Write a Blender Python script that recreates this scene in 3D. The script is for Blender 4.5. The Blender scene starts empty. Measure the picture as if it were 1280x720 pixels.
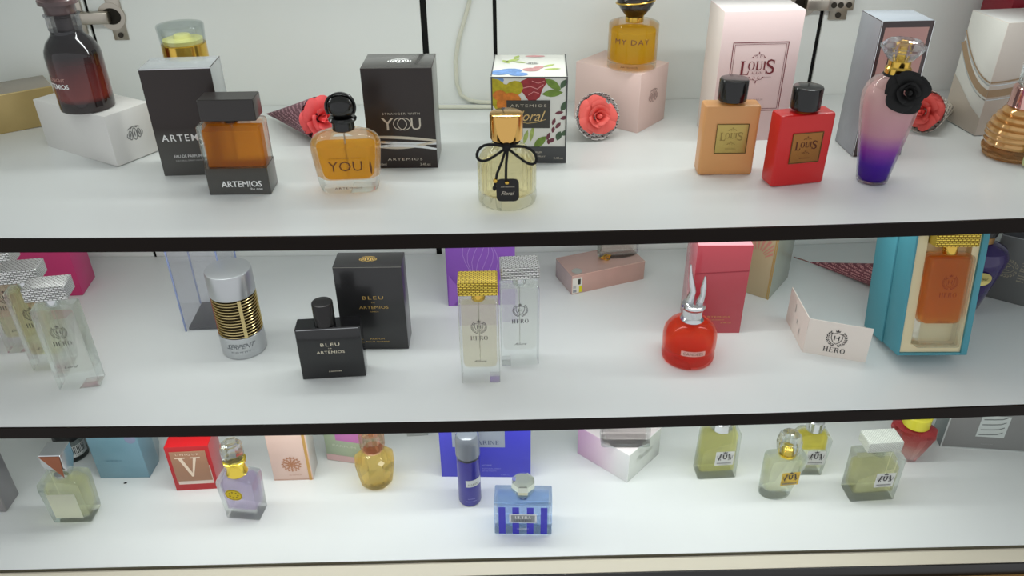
import bpy, bmesh, math, random
from mathutils import Matrix, Vector
random.seed(7)
PI = math.pi
R = math.radians
S = bpy.context.scene
COL = S.collection

# ------------------------------------------------------------------ camera, world, lights, exposure
CZ = 1.45
cam_d = bpy.data.cameras.new('camera'); cam = bpy.data.objects.new('camera', cam_d); COL.objects.link(cam)
cam_d.sensor_width = 36; cam_d.lens = 998.9 / 1280 * 36; cam_d.clip_start = .02
def cam_matrix(p, y, r):
    f = Vector((math.sin(y)*math.cos(p), math.cos(y)*math.cos(p), -math.sin(p)))
    rt = Vector((math.cos(y), -math.sin(y), 0)); up = rt.cross(f)
    rr = math.cos(r)*rt + math.sin(r)*up; uu = -math.sin(r)*rt + math.cos(r)*up
    m = Matrix((rr, uu, -f)).transposed().to_4x4(); m.translation = (0, 0, CZ); return m
cam.matrix_world = cam_matrix(R(31.414), R(.8698), R(-.6933))
S.camera = cam

wd = bpy.data.worlds.new('shop_light'); S.world = wd; wd.use_nodes = True
bg = wd.node_tree.nodes['Background']; bg.inputs[0].default_value = (.95, .98, 1, 1); bg.inputs[1].default_value = .76

ZS = [CZ-.35917, CZ-.60030, CZ-.83560]          # shelf tops (at x = .5)
SAG = [.005, .0045, 0.]
YF, YB = .70, 1.0967                             # shelf front edge, back panels
TH = .015
def zs(i, x): return ZS[i] - SAG[i]*(1-(min(abs(x), .62)/.5)**2)
def strip_light(z, power, y=.90, length=1.15, x=0.0, color=(.95, 1, .98)):
    l = bpy.data.lights.new('led_strip_light', 'AREA'); l.shape = 'RECTANGLE'; l.size = length; l.size_y = .012
    l.energy = power; l.color = color
    o = bpy.data.objects.new('led_strip_light', l); COL.objects.link(o); o.location = (x, y, z); o.rotation_euler = (R(-4), 0, 0)
strip_light(ZS[0]+.222, 1.12, .905)
strip_light(ZS[0]-TH-.008, .85, .85)
strip_light(ZS[1]-TH-.008, 1.15, .80)
vs = S.view_settings; vs.view_transform = 'Standard'; vs.look = 'None'; vs.gamma = 1; vs.use_curve_mapping = False
vs.exposure = 0.0
S.cycles.max_bounces = 24; S.cycles.transmission_bounces = 20; S.cycles.transparent_max_bounces = 24

# ------------------------------------------------------------------ materials
def lin(c):
    return tuple(((v/255)/12.92 if v/255 <= .04045 else ((v/255+.055)/1.055)**2.4) for v in c)
MATS = {}
def _set(b, **kw):
    for k, v in kw.items():
        if k in b.inputs: b.inputs[k].default_value = v
def mat(name, c=(200, 200, 200), rough=.5, metal=0., coat=0., trans=0., ior=1.45, spec=.5, noise=0., bump=0., scale=300., alpha=1.):
    if name in MATS: return MATS[name]
    m = bpy.data.materials.new(name); m.use_nodes = True; nt = m.node_tree; b = nt.nodes['Principled BSDF']
    col = lin(c) + (1,)
    _set(b, **{'Base Color': col, 'Roughness': rough, 'Metallic': metal, 'Coat Weight': coat, 'Coat Roughness': .08,
               'Transmission Weight': trans, 'IOR': ior, 'Specular IOR Level': spec, 'Alpha': alpha})
    if noise or bump:
        tc = nt.nodes.new('ShaderNodeTexCoord'); n = nt.nodes.new('ShaderNodeTexNoise'); n.inputs['Scale'].default_value = scale
        nt.links.new(tc.outputs['Object'], n.inputs['Vector'])
        if noise:
            mx = nt.nodes.new('ShaderNodeMixRGB'); mx.blend_type = 'MULTIPLY'; mx.inputs[1].default_value = col
            rp = nt.nodes.new('ShaderNodeValToRGB'); rp.color_ramp.elements[0].color = (1-noise,)*3+(1,); rp.color_ramp.elements[0].position = .35
            rp.color_ramp.elements[1].position = .65
            nt.links.new(n.outputs['Fac'], rp.inputs[0]); nt.links.new(rp.outputs[0], mx.inputs[2]); mx.inputs[0].default_value = 1
            nt.links.new(mx.outputs[0], b.inputs['Base Color'])
        if bump:
            bp = nt.nodes.new('ShaderNodeBump'); bp.inputs['Strength'].default_value = bump; bp.inputs['Distance'].default_value = .001
            nt.links.new(n.outputs['Fac'], bp.inputs['Height']); nt.links.new(bp.outputs[0], b.inputs['Normal'])
    MATS[name] = m; return m
def ramp_mat(name, stops, axis=2, z0=0., z1=1., rough=.4, metal=0., coat=0., trans=0., ior=1.45):
    """colour that runs along an object axis from z0 to z1; stops = [(pos, rgb)]"""
    if name in MATS: return MATS[name]
    m = bpy.data.materials.new(name); m.use_nodes = True; nt = m.node_tree; b = nt.nodes['Principled BSDF']
    _set(b, Roughness=rough, Metallic=metal, **{'Coat Weight': coat, 'Coat Roughness': .08, 'Transmission Weight': trans, 'IOR': ior})
    tc = nt.nodes.new('ShaderNodeTexCoord'); sp = nt.nodes.new('ShaderNodeSeparateXYZ'); mr = nt.nodes.new('ShaderNodeMapRange')
    nt.links.new(tc.outputs['Object'], sp.inputs[0]); nt.links.new(sp.outputs[axis], mr.inputs[0])
    mr.inputs[1].default_value = z0; mr.inputs[2].default_value = z1
    rp = nt.nodes.new('ShaderNodeValToRGB'); e = rp.color_ramp.elements
    while len(e) < len(stops): e.new(.5)
    for k, (p, c) in enumerate(stops): e[k].position = p; e[k].color = lin(c)+(1,)
    nt.links.new(mr.outputs[0], rp.inputs[0]); nt.links.new(rp.outputs[0], b.inputs['Base Color'])
    MATS[name] = m; return m
def _mix(nt, fac, a, c):
    x = nt.nodes.new('ShaderNodeMixShader')
    if isinstance(fac, float): x.inputs[0].default_value = fac
    else: nt.links.new(fac, x.inputs[0])
    nt.links.new(a, x.inputs[1]); nt.links.new(c, x.inputs[2]); return x.outputs[0]
def _nodes(name):
    m = bpy.data.materials.new(name); m.use_nodes = True; nt = m.node_tree; nt.nodes.clear(); MATS[name] = m
    return m, nt, nt.nodes.new('ShaderNodeOutputMaterial')
def liquid(name, c=(255, 255, 255), scatter=.1):
    """perfume inside a bottle: light passes tinted (c is the tint of both crossings), a share scatters"""
    if name in MATS: return MATS[name]
    m, nt, o = _nodes(name); L = lin(c)
    g = nt.nodes.new('ShaderNodeBsdfTransparent'); g.inputs[0].default_value = tuple(v**.5 for v in L)+(1,)
    t = nt.nodes.new('ShaderNodeBsdfTranslucent'); t.inputs[0].default_value = L+(1,)
    d = nt.nodes.new('ShaderNodeBsdfDiffuse'); d.inputs[0].default_value = L+(1,)
    nt.links.new(_mix(nt, float(scatter), g.outputs[0], _mix(nt, .5, t.outputs[0], d.outputs[0])), o.inputs[0]); return m
def glass(name, c=(250, 252, 251), clear=.42, ior=1.45):
    """clear bottle glass: part straight-through, part refracting and reflecting"""
    if name in MATS: return MATS[name]
    m, nt, o = _nodes(name); L = lin(c)
    t = nt.nodes.new('ShaderNodeBsdfTransparent'); t.inputs[0].default_value = L+(1,)
    g = nt.nodes.new('ShaderNodeBsdfGlass'); g.inputs['Color'].default_value = L+(1,); g.inputs['IOR'].default_value = ior; g.inputs['Roughness'].default_value = 0
    nt.links.new(_mix(nt, 1-clear, t.outputs[0], g.outputs[0]), o.inputs[0]); return m
def sheet_mat(name, c):
    """thin clear plastic sheet: straight-through light plus a surface reflection towards grazing angles"""
    if name in MATS: return MATS[name]
    m, nt, o = _nodes(name)
    t = nt.nodes.new('ShaderNodeBsdfTransparent'); t.inputs[0].default_value = lin(c)+(1,)
    g = nt.nodes.new('ShaderNodeBsdfGlossy'); g.inputs['Roughness'].default_value = .05
    f = nt.nodes.new('ShaderNodeLayerWeight'); f.inputs[0].default_value = .15
    p = nt.nodes.new('ShaderNodeMath'); p.operation = 'MULTIPLY_ADD'; p.inputs[1].default_value = .35; p.inputs[2].default_value = .05
    nt.links.new(f.outputs['Facing'], p.inputs[0]); nt.links.new(_mix(nt, p.outputs[0], t.outputs[0], g.outputs[0]), o.inputs[0]); return m
def weave_mat(name, c, dark, metal=.9, sx=300, sz=420, rough=.3):
    """embossed basket-weave metal"""
    if name in MATS: return MATS[name]
    m = bpy.data.materials.new(name); m.use_nodes = True; nt = m.node_tree; b = nt.nodes['Principled BSDF']
    _set(b, Roughness=rough, Metallic=metal)
    tc = nt.nodes.new('ShaderNodeTexCoord'); mp = nt.nodes.new('ShaderNodeMapping'); mp.inputs['Rotation'].default_value = (R(90), 0, 0)
    br = nt.nodes.new('ShaderNodeTexBrick'); br.inputs['Scale'].default_value = sx
    br.inputs['Color1'].default_value = lin(c)+(1,); br.inputs['Color2'].default_value = tuple(v*.86 for v in lin(c))+(1,); br.inputs['Mortar'].default_value = lin(dark)+(1,)
    br.inputs['Mortar Size'].default_value = .11; br.inputs['Brick Width'].default_value = 1.1; br.inputs['Row Height'].default_value = .55
    ad = nt.nodes.new('ShaderNodeCombineXYZ'); sp = nt.nodes.new('ShaderNodeSeparateXYZ'); mm = nt.nodes.new('ShaderNodeMath'); mm.operation = 'ADD'
    nt.links.new(tc.outputs['Object'], sp.inputs[0]); nt.links.new(sp.outputs[1], mm.inputs[0]); nt.links.new(sp.outputs[2], mm.inputs[1])
    nt.links.new(sp.outputs[0], ad.inputs[0]); nt.links.new(mm.outputs[0], ad.inputs[1]); nt.links.new(ad.outputs[0], br.inputs['Vector'])
    bp = nt.nodes.new('ShaderNodeBump'); bp.inputs['Strength'].default_value = .8; bp.inputs['Distance'].default_value = .0008; bp.invert = True
    nt.links.new(br.outputs['Color'], b.inputs['Base Color']); nt.links.new(br.outputs['Fac'], bp.inputs['Height']); nt.links.new(bp.outputs[0], b.inputs['Normal'])
    MATS[name] = m; return m
def print_mat(name, paper, ink, sx=260, sz=160, thresh=.52):
    """paper printed with rows of small text"""
    if name in MATS: return MATS[name]
    m = bpy.data.materials.new(name); m.use_nodes = True; nt = m.node_tree; b = nt.nodes['Principled BSDF']; _set(b, Roughness=.6)
    tc = nt.nodes.new('ShaderNodeTexCoord'); w = nt.nodes.new('ShaderNodeTexWave'); w.inputs['Scale'].default_value = sz; w.bands_direction = 'Z'
    n = nt.nodes.new('ShaderNodeTexNoise'); n.inputs['Scale'].default_value = sx; n.inputs['Detail'].default_value = 1
    g1 = nt.nodes.new('ShaderNodeMath'); g1.operation = 'GREATER_THAN'; g1.inputs[1].default_value = .42
    g2 = nt.nodes.new('ShaderNodeMath'); g2.operation = 'GREATER_THAN'; g2.inputs[1].default_value = thresh
    g = nt.nodes.new('ShaderNodeMath'); g.operation = 'MULTIPLY'
    nt.links.new(tc.outputs['Object'], w.inputs[0]); nt.links.new(tc.outputs['Object'], n.inputs['Vector'])
    nt.links.new(w.outputs['Fac'], g1.inputs[0]); nt.links.new(n.outputs['Fac'], g2.inputs[0]); nt.links.new(g1.outputs[0], g.inputs[0]); nt.links.new(g2.outputs[0], g.inputs[1])
    mx = nt.nodes.new('ShaderNodeMixRGB'); mx.inputs[1].default_value = lin(paper)+(1,); mx.inputs[2].default_value = lin(ink)+(1,)
    nt.links.new(g.outputs[0], mx.inputs[0]); nt.links.new(mx.outputs[0], b.inputs['Base Color'])
    MATS[name] = m; return m
GLASS = glass('clear_glass')
GOLD = mat('gold_metal', (226, 186, 88), rough=.16, metal=1)
BGOLD = mat('bright_gold', (245, 215, 90), rough=.2, metal=1)
SILVER = mat('silver_metal', (215, 216, 218), rough=.18, metal=1)
STEEL = mat('satin_steel', (188, 180, 168), rough=.32, metal=1)
BLACK = mat('black_gloss', (16, 15, 15), rough=.18, coat=.3)
BLACKM = mat('black_matt', (14, 13, 13), rough=.75)
WHITEP = mat('white_print', (238, 238, 236), rough=.6)
BLACKP = mat('black_print', (28, 27, 27), rough=.6)
GREYP = mat('grey_print', (120, 120, 118), rough=.6)
GOLDP = mat('gold_print', (214, 178, 100), rough=.45, metal=.3)

# ------------------------------------------------------------------ mesh helpers
class MB:
    def __init__(s): s.v = []; s.f = []; s.m = []
    def add(s, vs, fs, mi=0):
        o = len(s.v); s.v += [tuple(p) for p in vs]; s.f += [tuple(i+o for i in f) for f in fs]; s.m += [mi]*len(fs); return s
    def box(s, x0, x1, y0, y1, z0, z1, mi=0):
        vs = [(x, y, z) for z in (z0, z1) for y in (y0, y1) for x in (x0, x1)]
        return s.add(vs, [(0, 2, 3, 1), (4, 5, 7, 6), (0, 1, 5, 4), (1, 3, 7, 5), (3, 2, 6, 7), (2, 0, 4, 6)], mi)
    def rings(s, rings, cap0=True, cap1=True):
        n = len(rings[0]); vs = [p for r in rings for p in r]; fs = []
        for k in range(len(rings)-1):
            for j in range(n):
                a, b = k*n+j, k*n+(j+1) % n; fs.append((a, b, b+n, a+n))
        if cap0: fs.append(tuple(range(n-1, -1, -1)))
        if cap1: fs.append(tuple(range((len(rings)-1)*n, len(rings)*n)))
        return s.add(vs, fs)
    def lathe(s, prof, n=36, flute=0, fa=0., cx=0, cy=0, sy=1., ph=0.):
        rs = []
        for r, z in prof:
            ring = []
            for j in range(n):
                a = 2*PI*j/n+ph; q = r*(1+(fa*math.cos(flute*a) if flute else 0)); ring.append((cx+q*math.cos(a), cy+q*math.sin(a)*sy, z))
            rs.append(ring)
        return s.rings(rs)
    def loft(s, secs, n=4):
        rs = []
        for q in secs:
            z, w, d, r = q[:4]; cx, cy = (q[4:6] if len(q) > 5 else (0, 0)); r = max(min(r, w/2-1e-5, d/2-1e-5), 1e-5); ring = []
            for qx, qy, a0 in ((1, 1, 0), (-1, 1, 90), (-1, -1, 180), (1, -1, 270)):
                for k in range(n+1):
                    a = R(a0+90*k/n); ring.append((cx+qx*(w/2-r)+r*math.cos(a), cy+qy*(d/2-r)+r*math.sin(a), z))
            rs.append(ring)
        return s.rings(rs)
    def tube(s, pts, r, n=8, closed=False):
        P = [Vector(p) for p in pts]; m = len(P); rs = []; up = None
        rr = r if isinstance(r, (list, tuple)) else [r]*m
        for k in range(m):
            t = (P[(k+1) % m] - P[k-1]) if closed else (P[min(k+1, m-1)] - P[max(k-1, 0)])
            t.normalize()
            if up is None: up = Vector((0, 0, 1)) if abs(t.z) < .9 else Vector((0, 1, 0))
            a = t.cross(up).normalized(); b = a.cross(t).normalized(); up = b
            rs.append([P[k]+rr[k]*(math.cos(2*PI*j/n)*a+math.sin(2*PI*j/n)*b) for j in range(n)])
        if closed: rs.append(rs[0]); return s.rings(rs, False, False)
        return s.rings(rs)
    def build(s, name, m, parent=None, smooth=35, bevel=0., seg=2):
        me = bpy.data.meshes.new(name); me.from_pydata(s.v, [], s.f)
        ms = m if isinstance(m, (list, tuple)) else [m]
        for q in ms: me.materials.append(q)
        for p, i in zip(me.polygons, s.m): p.material_index = i
        bm = bmesh.new(); bm.from_mesh(me)
        bmesh.ops.recalc_face_normals(bm, faces=bm.faces)
        if bevel: bmesh.ops.bevel(bm, geom=list(bm.edges), offset=bevel, segments=seg, profile=.5, affect='EDGES')
        bm.to_mesh(me); bm.free()
        if smooth:
            for p in me.polygons: p.use_smooth = True
            me.set_sharp_from_angle(angle=R(smooth))
        return link(name, me, parent)
def link(name, me, parent=None):
    o = bpy.data.objects.new(name, me); COL.objects.link(o)
    if parent is not None: o.parent = parent
    return o
def tag(o, label, cat=None, group=None, kind=None):
    o['label'] = label
    if cat: o['category'] = cat
    if group: o['group'] = group
    if kind: o['kind'] = kind
    return o

# flat print shapes (u, v)
def ell(cx, cy, rx, ry, rot=0, n=12):
    c, s_ = math.cos(R(rot)), math.sin(R(rot)); o = []
    for k in range(n):
        a = 2*PI*k/n; x, y = rx*math.cos(a), ry*math.sin(a); o.append((cx+x*c-y*s_, cy+x*s_+y*c))
    return o
def leaf(cx, cy, l, w, rot=0, n=5):
    c, s_ = math.cos(R(rot)), math.sin(R(rot)); p = []
    for k in range(n+1): t = k/n; p.append((l*(t-.5), w*.5*math.sin(PI*t)**.8))
    for k in range(n-1, 0, -1): t = k/n; p.append((l*(t-.5), -w*.5*math.sin(PI*t)**.8))
    return [(cx+x*c-y*s_, cy+x*s_+y*c) for x, y in p]
def rect(x0, y0, x1, y1): return [(x0, y0), (x1, y0), (x1, y1), (x0, y1)]
def ribbon(pts, w, closed=False, w1=None):
    P = [Vector(p) for p in pts]; m = len(P); L, Q = [], []
    for k in range(m):
        t = (P[(k+1) % m]-P[k-1]) if closed else (P[min(k+1, m-1)]-P[max(k-1, 0)])
        t.normalize(); nn = Vector((-t.y, t.x)); ww = w if w1 is None else w+(w1-w)*math.sin(PI*k/(m-1))
        L.append(P[k]+nn*ww/2); Q.append(P[k]-nn*ww/2)
    out = []
    for k in range(m if closed else m-1):
        j = (k+1) % m; out.append([tuple(Q[k]), tuple(Q[j]), tuple(L[j]), tuple(L[k])])
    return out
def arc(cx, cy, rx, ry, a0, a1, n=14): return [(cx+rx*math.cos(R(a0+(a1-a0)*k/n)), cy+ry*math.sin(R(a0+(a1-a0)*k/n))) for k in range(n+1)]
def ring2(cx, cy, rx, ry, tx, ty, n=20):
    out = []
    for k in range(n):
        a, b = 2*PI*k/n, 2*PI*(k+1)/n; f = lambda q, x, y: (cx+x*math.cos(q), cy+y*math.sin(q))
        out.append([f(a, rx, ry), f(b, rx, ry), f(b, rx-tx, ry-ty), f(a, rx-tx, ry-ty)])
    return out
def xf(polys, s=1, dx=0, dy=0, rot=0, sy=None):
    c, q = math.cos(R(rot)), math.sin(R(rot)); sy = s if sy is None else sy
    return [[(dx+x*s*c-y*sy*q, dy+x*s*q+y*sy*c) for x, y in p] for p in polys]
def frame2(x0, y0, x1, y1, t): return [rect(x0, y0, x1, y0+t), rect(x0, y1-t, x1, y1), rect(x0, y0+t, x0+t, y1-t), rect(x1-t, y0+t, x1, y1-t)]
# high-contrast serif capitals, unit height
def _glyph(ch):
    a, t, q = .17, .045, .07
    stem = lambda x: [rect(x, 0, x+a, 1), rect(x-q, 0, x+a+q, t), rect(x-q, 1-t, x+a+q, 1)]
    if ch == 'I': return stem(.07), .31
    if ch == 'L': return stem(.07)+[rect(.24, 0, .62, t), [(.62, 0), (.66, .28), (.62, .28), (.55, t)]], .68
    if ch == 'H': return stem(.07)+stem(.57)+[rect(.24, .48, .57, .48+t)], .83
    if ch == 'E': return stem(.07)+[rect(.24, 0, .6, t), rect(.24, 1-t, .58, 1), rect(.24, .48, .48, .48+t), rect(.58, 0, .62, .25), rect(.56, .78, .6, 1), rect(.46, .38, .5, .64)], .68
    if ch == 'R': return stem(.07)+ribbon([(.24, .97), (.45, .96), (.58, .88), (.6, .95), (.56, .6), (.44, .52), (.24, .5)], .045, w1=.15)+[[(.36, .5), (.52, .5), (.78, 0), (.62, 0)]], .8
    if ch == 'O': return ring2(.4, .5, .4, .52, .16, .035), .84
    if ch == 'U': return stem(.07)[:1]+[rect(0, 1-t, .31, 1), rect(.62, .3, .67, 1), rect(.55, 1-t, .74, 1)]+ribbon(arc(.4, .3, .27, .28, 180, 360), .05, w1=.09), .78
    if ch == 'S': return ribbon([(.58, .78), (.5, .93), (.33, .98), (.14, .9), (.1, .73), (.2, .6), (.42, .47), (.56, .34), (.54, .13), (.36, .02), (.16, .06), (.06, .24)], .05, w1=.17)+[rect(.57, .7, .61, .98), rect(.03, .02, .07, .3)], .68
    if ch == 'V': return [[(.04, 1), (.22, 1), (.5, .14), (.42, 0), (.4, 0)], [(.66, 1), (.71, 1), (.44, 0), (.4, 0)], rect(-.04, 1-t, .32, 1), rect(.56, 1-t, .82, 1)], .82
    if ch == 'A': return [[(.02, 0), (.07, 0), (.37, 1), (.33, 1)], [(.3, 1), (.42, 1), (.74, 0), (.56, 0)], rect(.15, .32, .58, .36), rect(-.05, 0, .16, t), rect(.47, 0, .82, t)], .8
    if ch == 'M': return [rect(.05, 0, .1, 1), [(.05, 1), (.2, 1), (.5, .1), (.44, 0)], [(.44, 0), (.48, 0), (.84, 1), (.8, 1)], rect(.76, 0, .93, 1), rect(-.02, 0, .18, t), rect(.69, 0, 1, t)], 1.0
    if ch == 'N': return [rect(.06, 0, .11, 1), [(.03, 1), (.2, 1), (.72, 0), (.6, 0)], rect(.67, 0, .72, 1), rect(-.02, 0, .19, t), rect(.59, 1-t, .8, 1)], .8
    if ch == 'T': return [rect(.27, 0, .44, 1), rect(.18, 0, .53, t), rect(.03, 1-t, .68, 1), rect(.03, .78, .07, 1), rect(.64, .78, .68, 1)], .72
    return [], .35
def serif(txt, h, sp=.08):
    x = 0; out = []
    for ch in txt:
        g, w = _glyph(ch); out += [[(px+x, py) for px, py in p] for p in g]; x += w+sp
    x -= sp
    return [[((px-x/2)*h, (py-.5)*h) for px, py in p] for p in out]
def crown(cx, cy, s):
    return [[(cx-.5*s, cy), (cx+.5*s, cy), (cx+.62*s, cy+.45*s), (cx+.3*s, cy+.18*s), (cx, cy+.6*s), (cx-.3*s, cy+.18*s), (cx-.62*s, cy+.45*s)], rect(cx-.5*s, cy-.14*s, cx+.5*s, cy-.05*s), ell(cx, cy+.68*s, .09*s, .09*s, 0, 6)]
def laurel_crest(s):
    """shield with an H between two laurel branches, small crown on top"""
    o = []
    for sd in (-1, 1):
        for k in range(8):
            a = -72+k*17; o.append(leaf(sd*.47*math.cos(R(a)), .47*math.sin(R(a)), .17, .055, (a+60) if sd > 0 else (120-a)))
            o.append(leaf(sd*.39*math.cos(R(a)), .39*math.sin(R(a)), .12, .04, (a+110) if sd > 0 else (70-a)))
    sh = [(-.27, .24), (0, .32), (.27, .24), (.26, -.02), (.16, -.22), (0, -.34), (-.16, -.22), (-.26, -.02)]
    o += ribbon(sh, .034, True)+crown(0, .4, .2)
    o += [rect(-.13, -.13, -.085, .15), rect(.085, -.13, .13, .15), rect(-.13, 0, .13, .03)]
    return xf(o, s)
def lion_crest(s):
    """letter U under a crown between two rampant animals"""
    o = crown(0, .36, .26)+[rect(-.15, -.02, -.06, .22), rect(.06, -.02, .15, .22), rect(-.19, .20, -.02, .23), rect(.02, .20, .19, .23)]+ribbon(arc(0, -.02, .105, .14, 180, 360), .08)
    for d in (-1, 1):
        o += ribbon([(d*.27, .20), (d*.34, .13), (d*.34, -.02), (d*.42, -.14), (d*.38, -.30)], .05, w1=.10)+ribbon([(d*.34, .10), (d*.25, .08), (d*.20, .14)], .035)+ribbon([(d*.34, .02), (d*.26, -.04), (d*.21, 0)], .035)
        o += ribbon([(d*.37, -.10), (d*.29, -.20), (d*.26, -.30)], .04)+ribbon([(d*.42, -.14), (d*.52, -.06), (d*.50, .08), (d*.56, .16)], .03)+[ell(d*.29, .23, .07, .06, 0, 8)]
    return xf(o, s)
def scroll_emblem(s):
    """three tall loops with curled side leaves under a small arc"""
    o = ring2(0, 0, .16, .36, .05, .05, 16)+ring2(-.27, -.02, .13, .28, .05, .05, 14)+ring2(.27, -.02, .13, .28, .05, .05, 14)
    o += ribbon([(-.45, .1), (-.5, -.02), (-.44, -.16), (-.33, -.12)], .05)+ribbon([(.45, .1), (.5, -.02), (.44, -.16), (.33, -.12)], .05)
    o += [leaf(0, .02, .4, .08, 90), leaf(-.27, .0, .3, .07, 80), leaf(.27, .0, .3, .07, 100)]
    o += ribbon(arc(0, .2, .45, .22, 30, 150), .045)+[leaf(-.16, .36, .2, .06, 25), leaf(.16, .36, .2, .06, -25)]
    return xf(o, s)

class Thing:
    def __init__(s, name, label, cat, loc, yaw=0, dims=(0, 0, 0), group=None, tilt=0):
        s.o = bpy.data.objects.new(name, None); COL.objects.link(s.o); s.o.empty_display_size = .01
        s.o.location = loc; s.o.rotation_euler = (R(tilt), 0, R(yaw)); s.w, s.d, s.h = dims
        tag(s.o, label, cat, group)
    def mb(s, name, mb, m, parent=None, **k): return mb.build(name, m, parent or s.o, **k)
    def box(s, name, x0, x1, y0, y1, z0, z1, m, parent=None, bevel=0., **k): return MB().box(x0, x1, y0, y1, z0, z1).build(name, m, parent or s.o, bevel=bevel, **k)
    def lathe(s, name, prof, m, n=36, parent=None, smooth=35, **k): return MB().lathe(prof, n, **k).build(name, m, parent or s.o, smooth=smooth)
    def loft(s, name, secs, m, parent=None, n=4, smooth=35): return MB().loft(secs, n).build(name, m, parent or s.o, smooth=smooth)
    def mtx(s, face, u, v, eps, fy=None):
        w, d, h = s.w, s.d, s.h
        if face == 'front': c = ((1, 0, 0), (0, 0, 1), (0, -1, 0), (u, (-d/2 if fy is None else fy)-eps, v))
        elif face == 'right': c = ((0, 1, 0), (0, 0, 1), (1, 0, 0), ((w/2 if fy is None else fy)+eps, u, v))
        elif face == 'left': c = ((0, -1, 0), (0, 0, 1), (-1, 0, 0), ((-w/2 if fy is None else fy)-eps, -u, v))
        else: c = ((1, 0, 0), (0, 1, 0), (0, 0, 1), (u, v, (h if fy is None else fy)+eps))
        m = Matrix.Identity(4)
        for k in range(4):
            for r_ in range(3): m[r_][k] = c[k][r_]
        return m
    def flat(s, name, polys, m, face='front', u=0, v=0, eps=.0003, fy=None, bend=0, rot=0, parent=None, label=None):
        if rot: polys = xf(polys, 1, 0, 0, rot)
        vs, fs = [], []
        for kk, p in enumerate(polys): o = len(vs); vs += [Vector((x, y, (kk % 9)*9e-6)) for x, y in p]; fs.append(tuple(range(o, o+len(p))))
        return s._flat(name, vs, fs, m, face, u, v, eps, fy, bend, parent, label)
    def _flat(s, name, vs, fs, m, face, u, v, eps, fy, bend, parent, label):
        if bend:
            out = [((bend+eps+p.z)*math.sin((p.x+u)/bend), -(bend+eps+p.z)*math.cos((p.x+u)/bend), p.y+v) for p in vs]
        else:
            M = s.mtx(face, u, v, eps, fy); out = [M @ p for p in vs]
        me = bpy.data.meshes.new(name); me.from_pydata([tuple(p) for p in out], [], fs); me.materials.append(m)
        o = link(name, me, parent or s.o)
        if label: o['label'] = label
        return o
    def text(s, txt, m, face='front', u=0, v=0, h=None, w=None, sp=1., shear=0., eps=.0003, fy=None, bend=0, rot=0, parent=None, align='C', bold=0.):
        cu = bpy.data.curves.new('lettering', 'FONT'); cu.body = txt; cu.size = 1; cu.space_character = sp; cu.shear = shear; cu.resolution_u = 2; cu.offset = bold
        ob = bpy.data.objects.new('lettering', cu); COL.objects.link(ob); bpy.context.view_layer.update()
        me = bpy.data.meshes.new_from_object(ob.evaluated_get(bpy.context.evaluated_depsgraph_get()))
        vs = [q.co.copy() for q in me.vertices]; fs = [tuple(p.vertices) for p in me.polygons]
        bpy.data.objects.remove(ob); bpy.data.curves.remove(cu); bpy.data.meshes.remove(me)
        if not vs: return None
        x0, x1 = min(p.x for p in vs), max(p.x for p in vs); y0, y1 = min(p.y for p in vs), max(p.y for p in vs)
        if h is None: k = w/(x1-x0); kx = ky = k
        else: ky = h/(y1-y0); kx = (w/(x1-x0)) if w else ky
        ox = (x0+x1)/2 if align == 'C' else (x1 if align == 'R' else x0)
        c, q = math.cos(R(rot)), math.sin(R(rot)); out = []
        for p in vs:
            X, Y = (p.x-ox)*kx, (p.y-(y0+y1)/2)*ky; out.append(Vector((X*c-Y*q, X*q+Y*c, 0)))
        return s._flat('lettering', out, fs, m, face, u, v, eps, fy, bend, parent, None)
def rotv(a, x, y): return (x*math.cos(R(a))-y*math.sin(R(a)), x*math.sin(R(a))+y*math.cos(R(a)))
def at_fl(i, fl, yaw, w, d, dz=0):
    """world centre of a footprint from its front-left corner on shelf i"""
    a, b = rotv(yaw, w/2, d/2); x, y = fl[0]+a, fl[1]+b
    return (x, y, zs(i, x)+dz)
def carton(name, label, i, fl, yaw, w, d, h, mats, cat='box', dz=0, group=None, bevel=.0006):
    t = Thing(name, label, cat, at_fl(i, fl, yaw, w, d, dz), yaw, (w, d, h), group)
    front, side, top = mats if isinstance(mats, (list, tuple)) else (mats,)*3
    b = MB(); x, y = w/2, d/2
    vs = [(-x, -y, 0), (x, -y, 0), (x, y, 0), (-x, y, 0), (-x, -y, h), (x, -y, h), (x, y, h), (-x, y, h)]
    b.add(vs, [(0, 1, 5, 4)], 0); b.f += [(1, 2, 6, 5), (3, 0, 4, 7), (4, 5, 6, 7), (2, 3, 7, 6), (3, 2, 1, 0)]; b.m += [1, 1, 2, 1, 1]
    t.body = t.mb('carton_body', b, [front, side, top], bevel=bevel, seg=2)
    return t
def bottle(name, label, i, xy, yaw, dims, dz=0, group=None):
    return Thing(name, label, 'bottle', (xy[0], xy[1], zs(i, xy[0])+dz), yaw, dims, group)
def bottle_fl(name, label, i, fl, yaw, w, d, h, dz=0, group=None):
    return Thing(name, label, 'bottle', at_fl(i, fl, yaw, w, d, dz), yaw, (w, d, h), group)
def face_cam(x, y): return math.degrees(math.atan2(-x, y))

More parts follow.
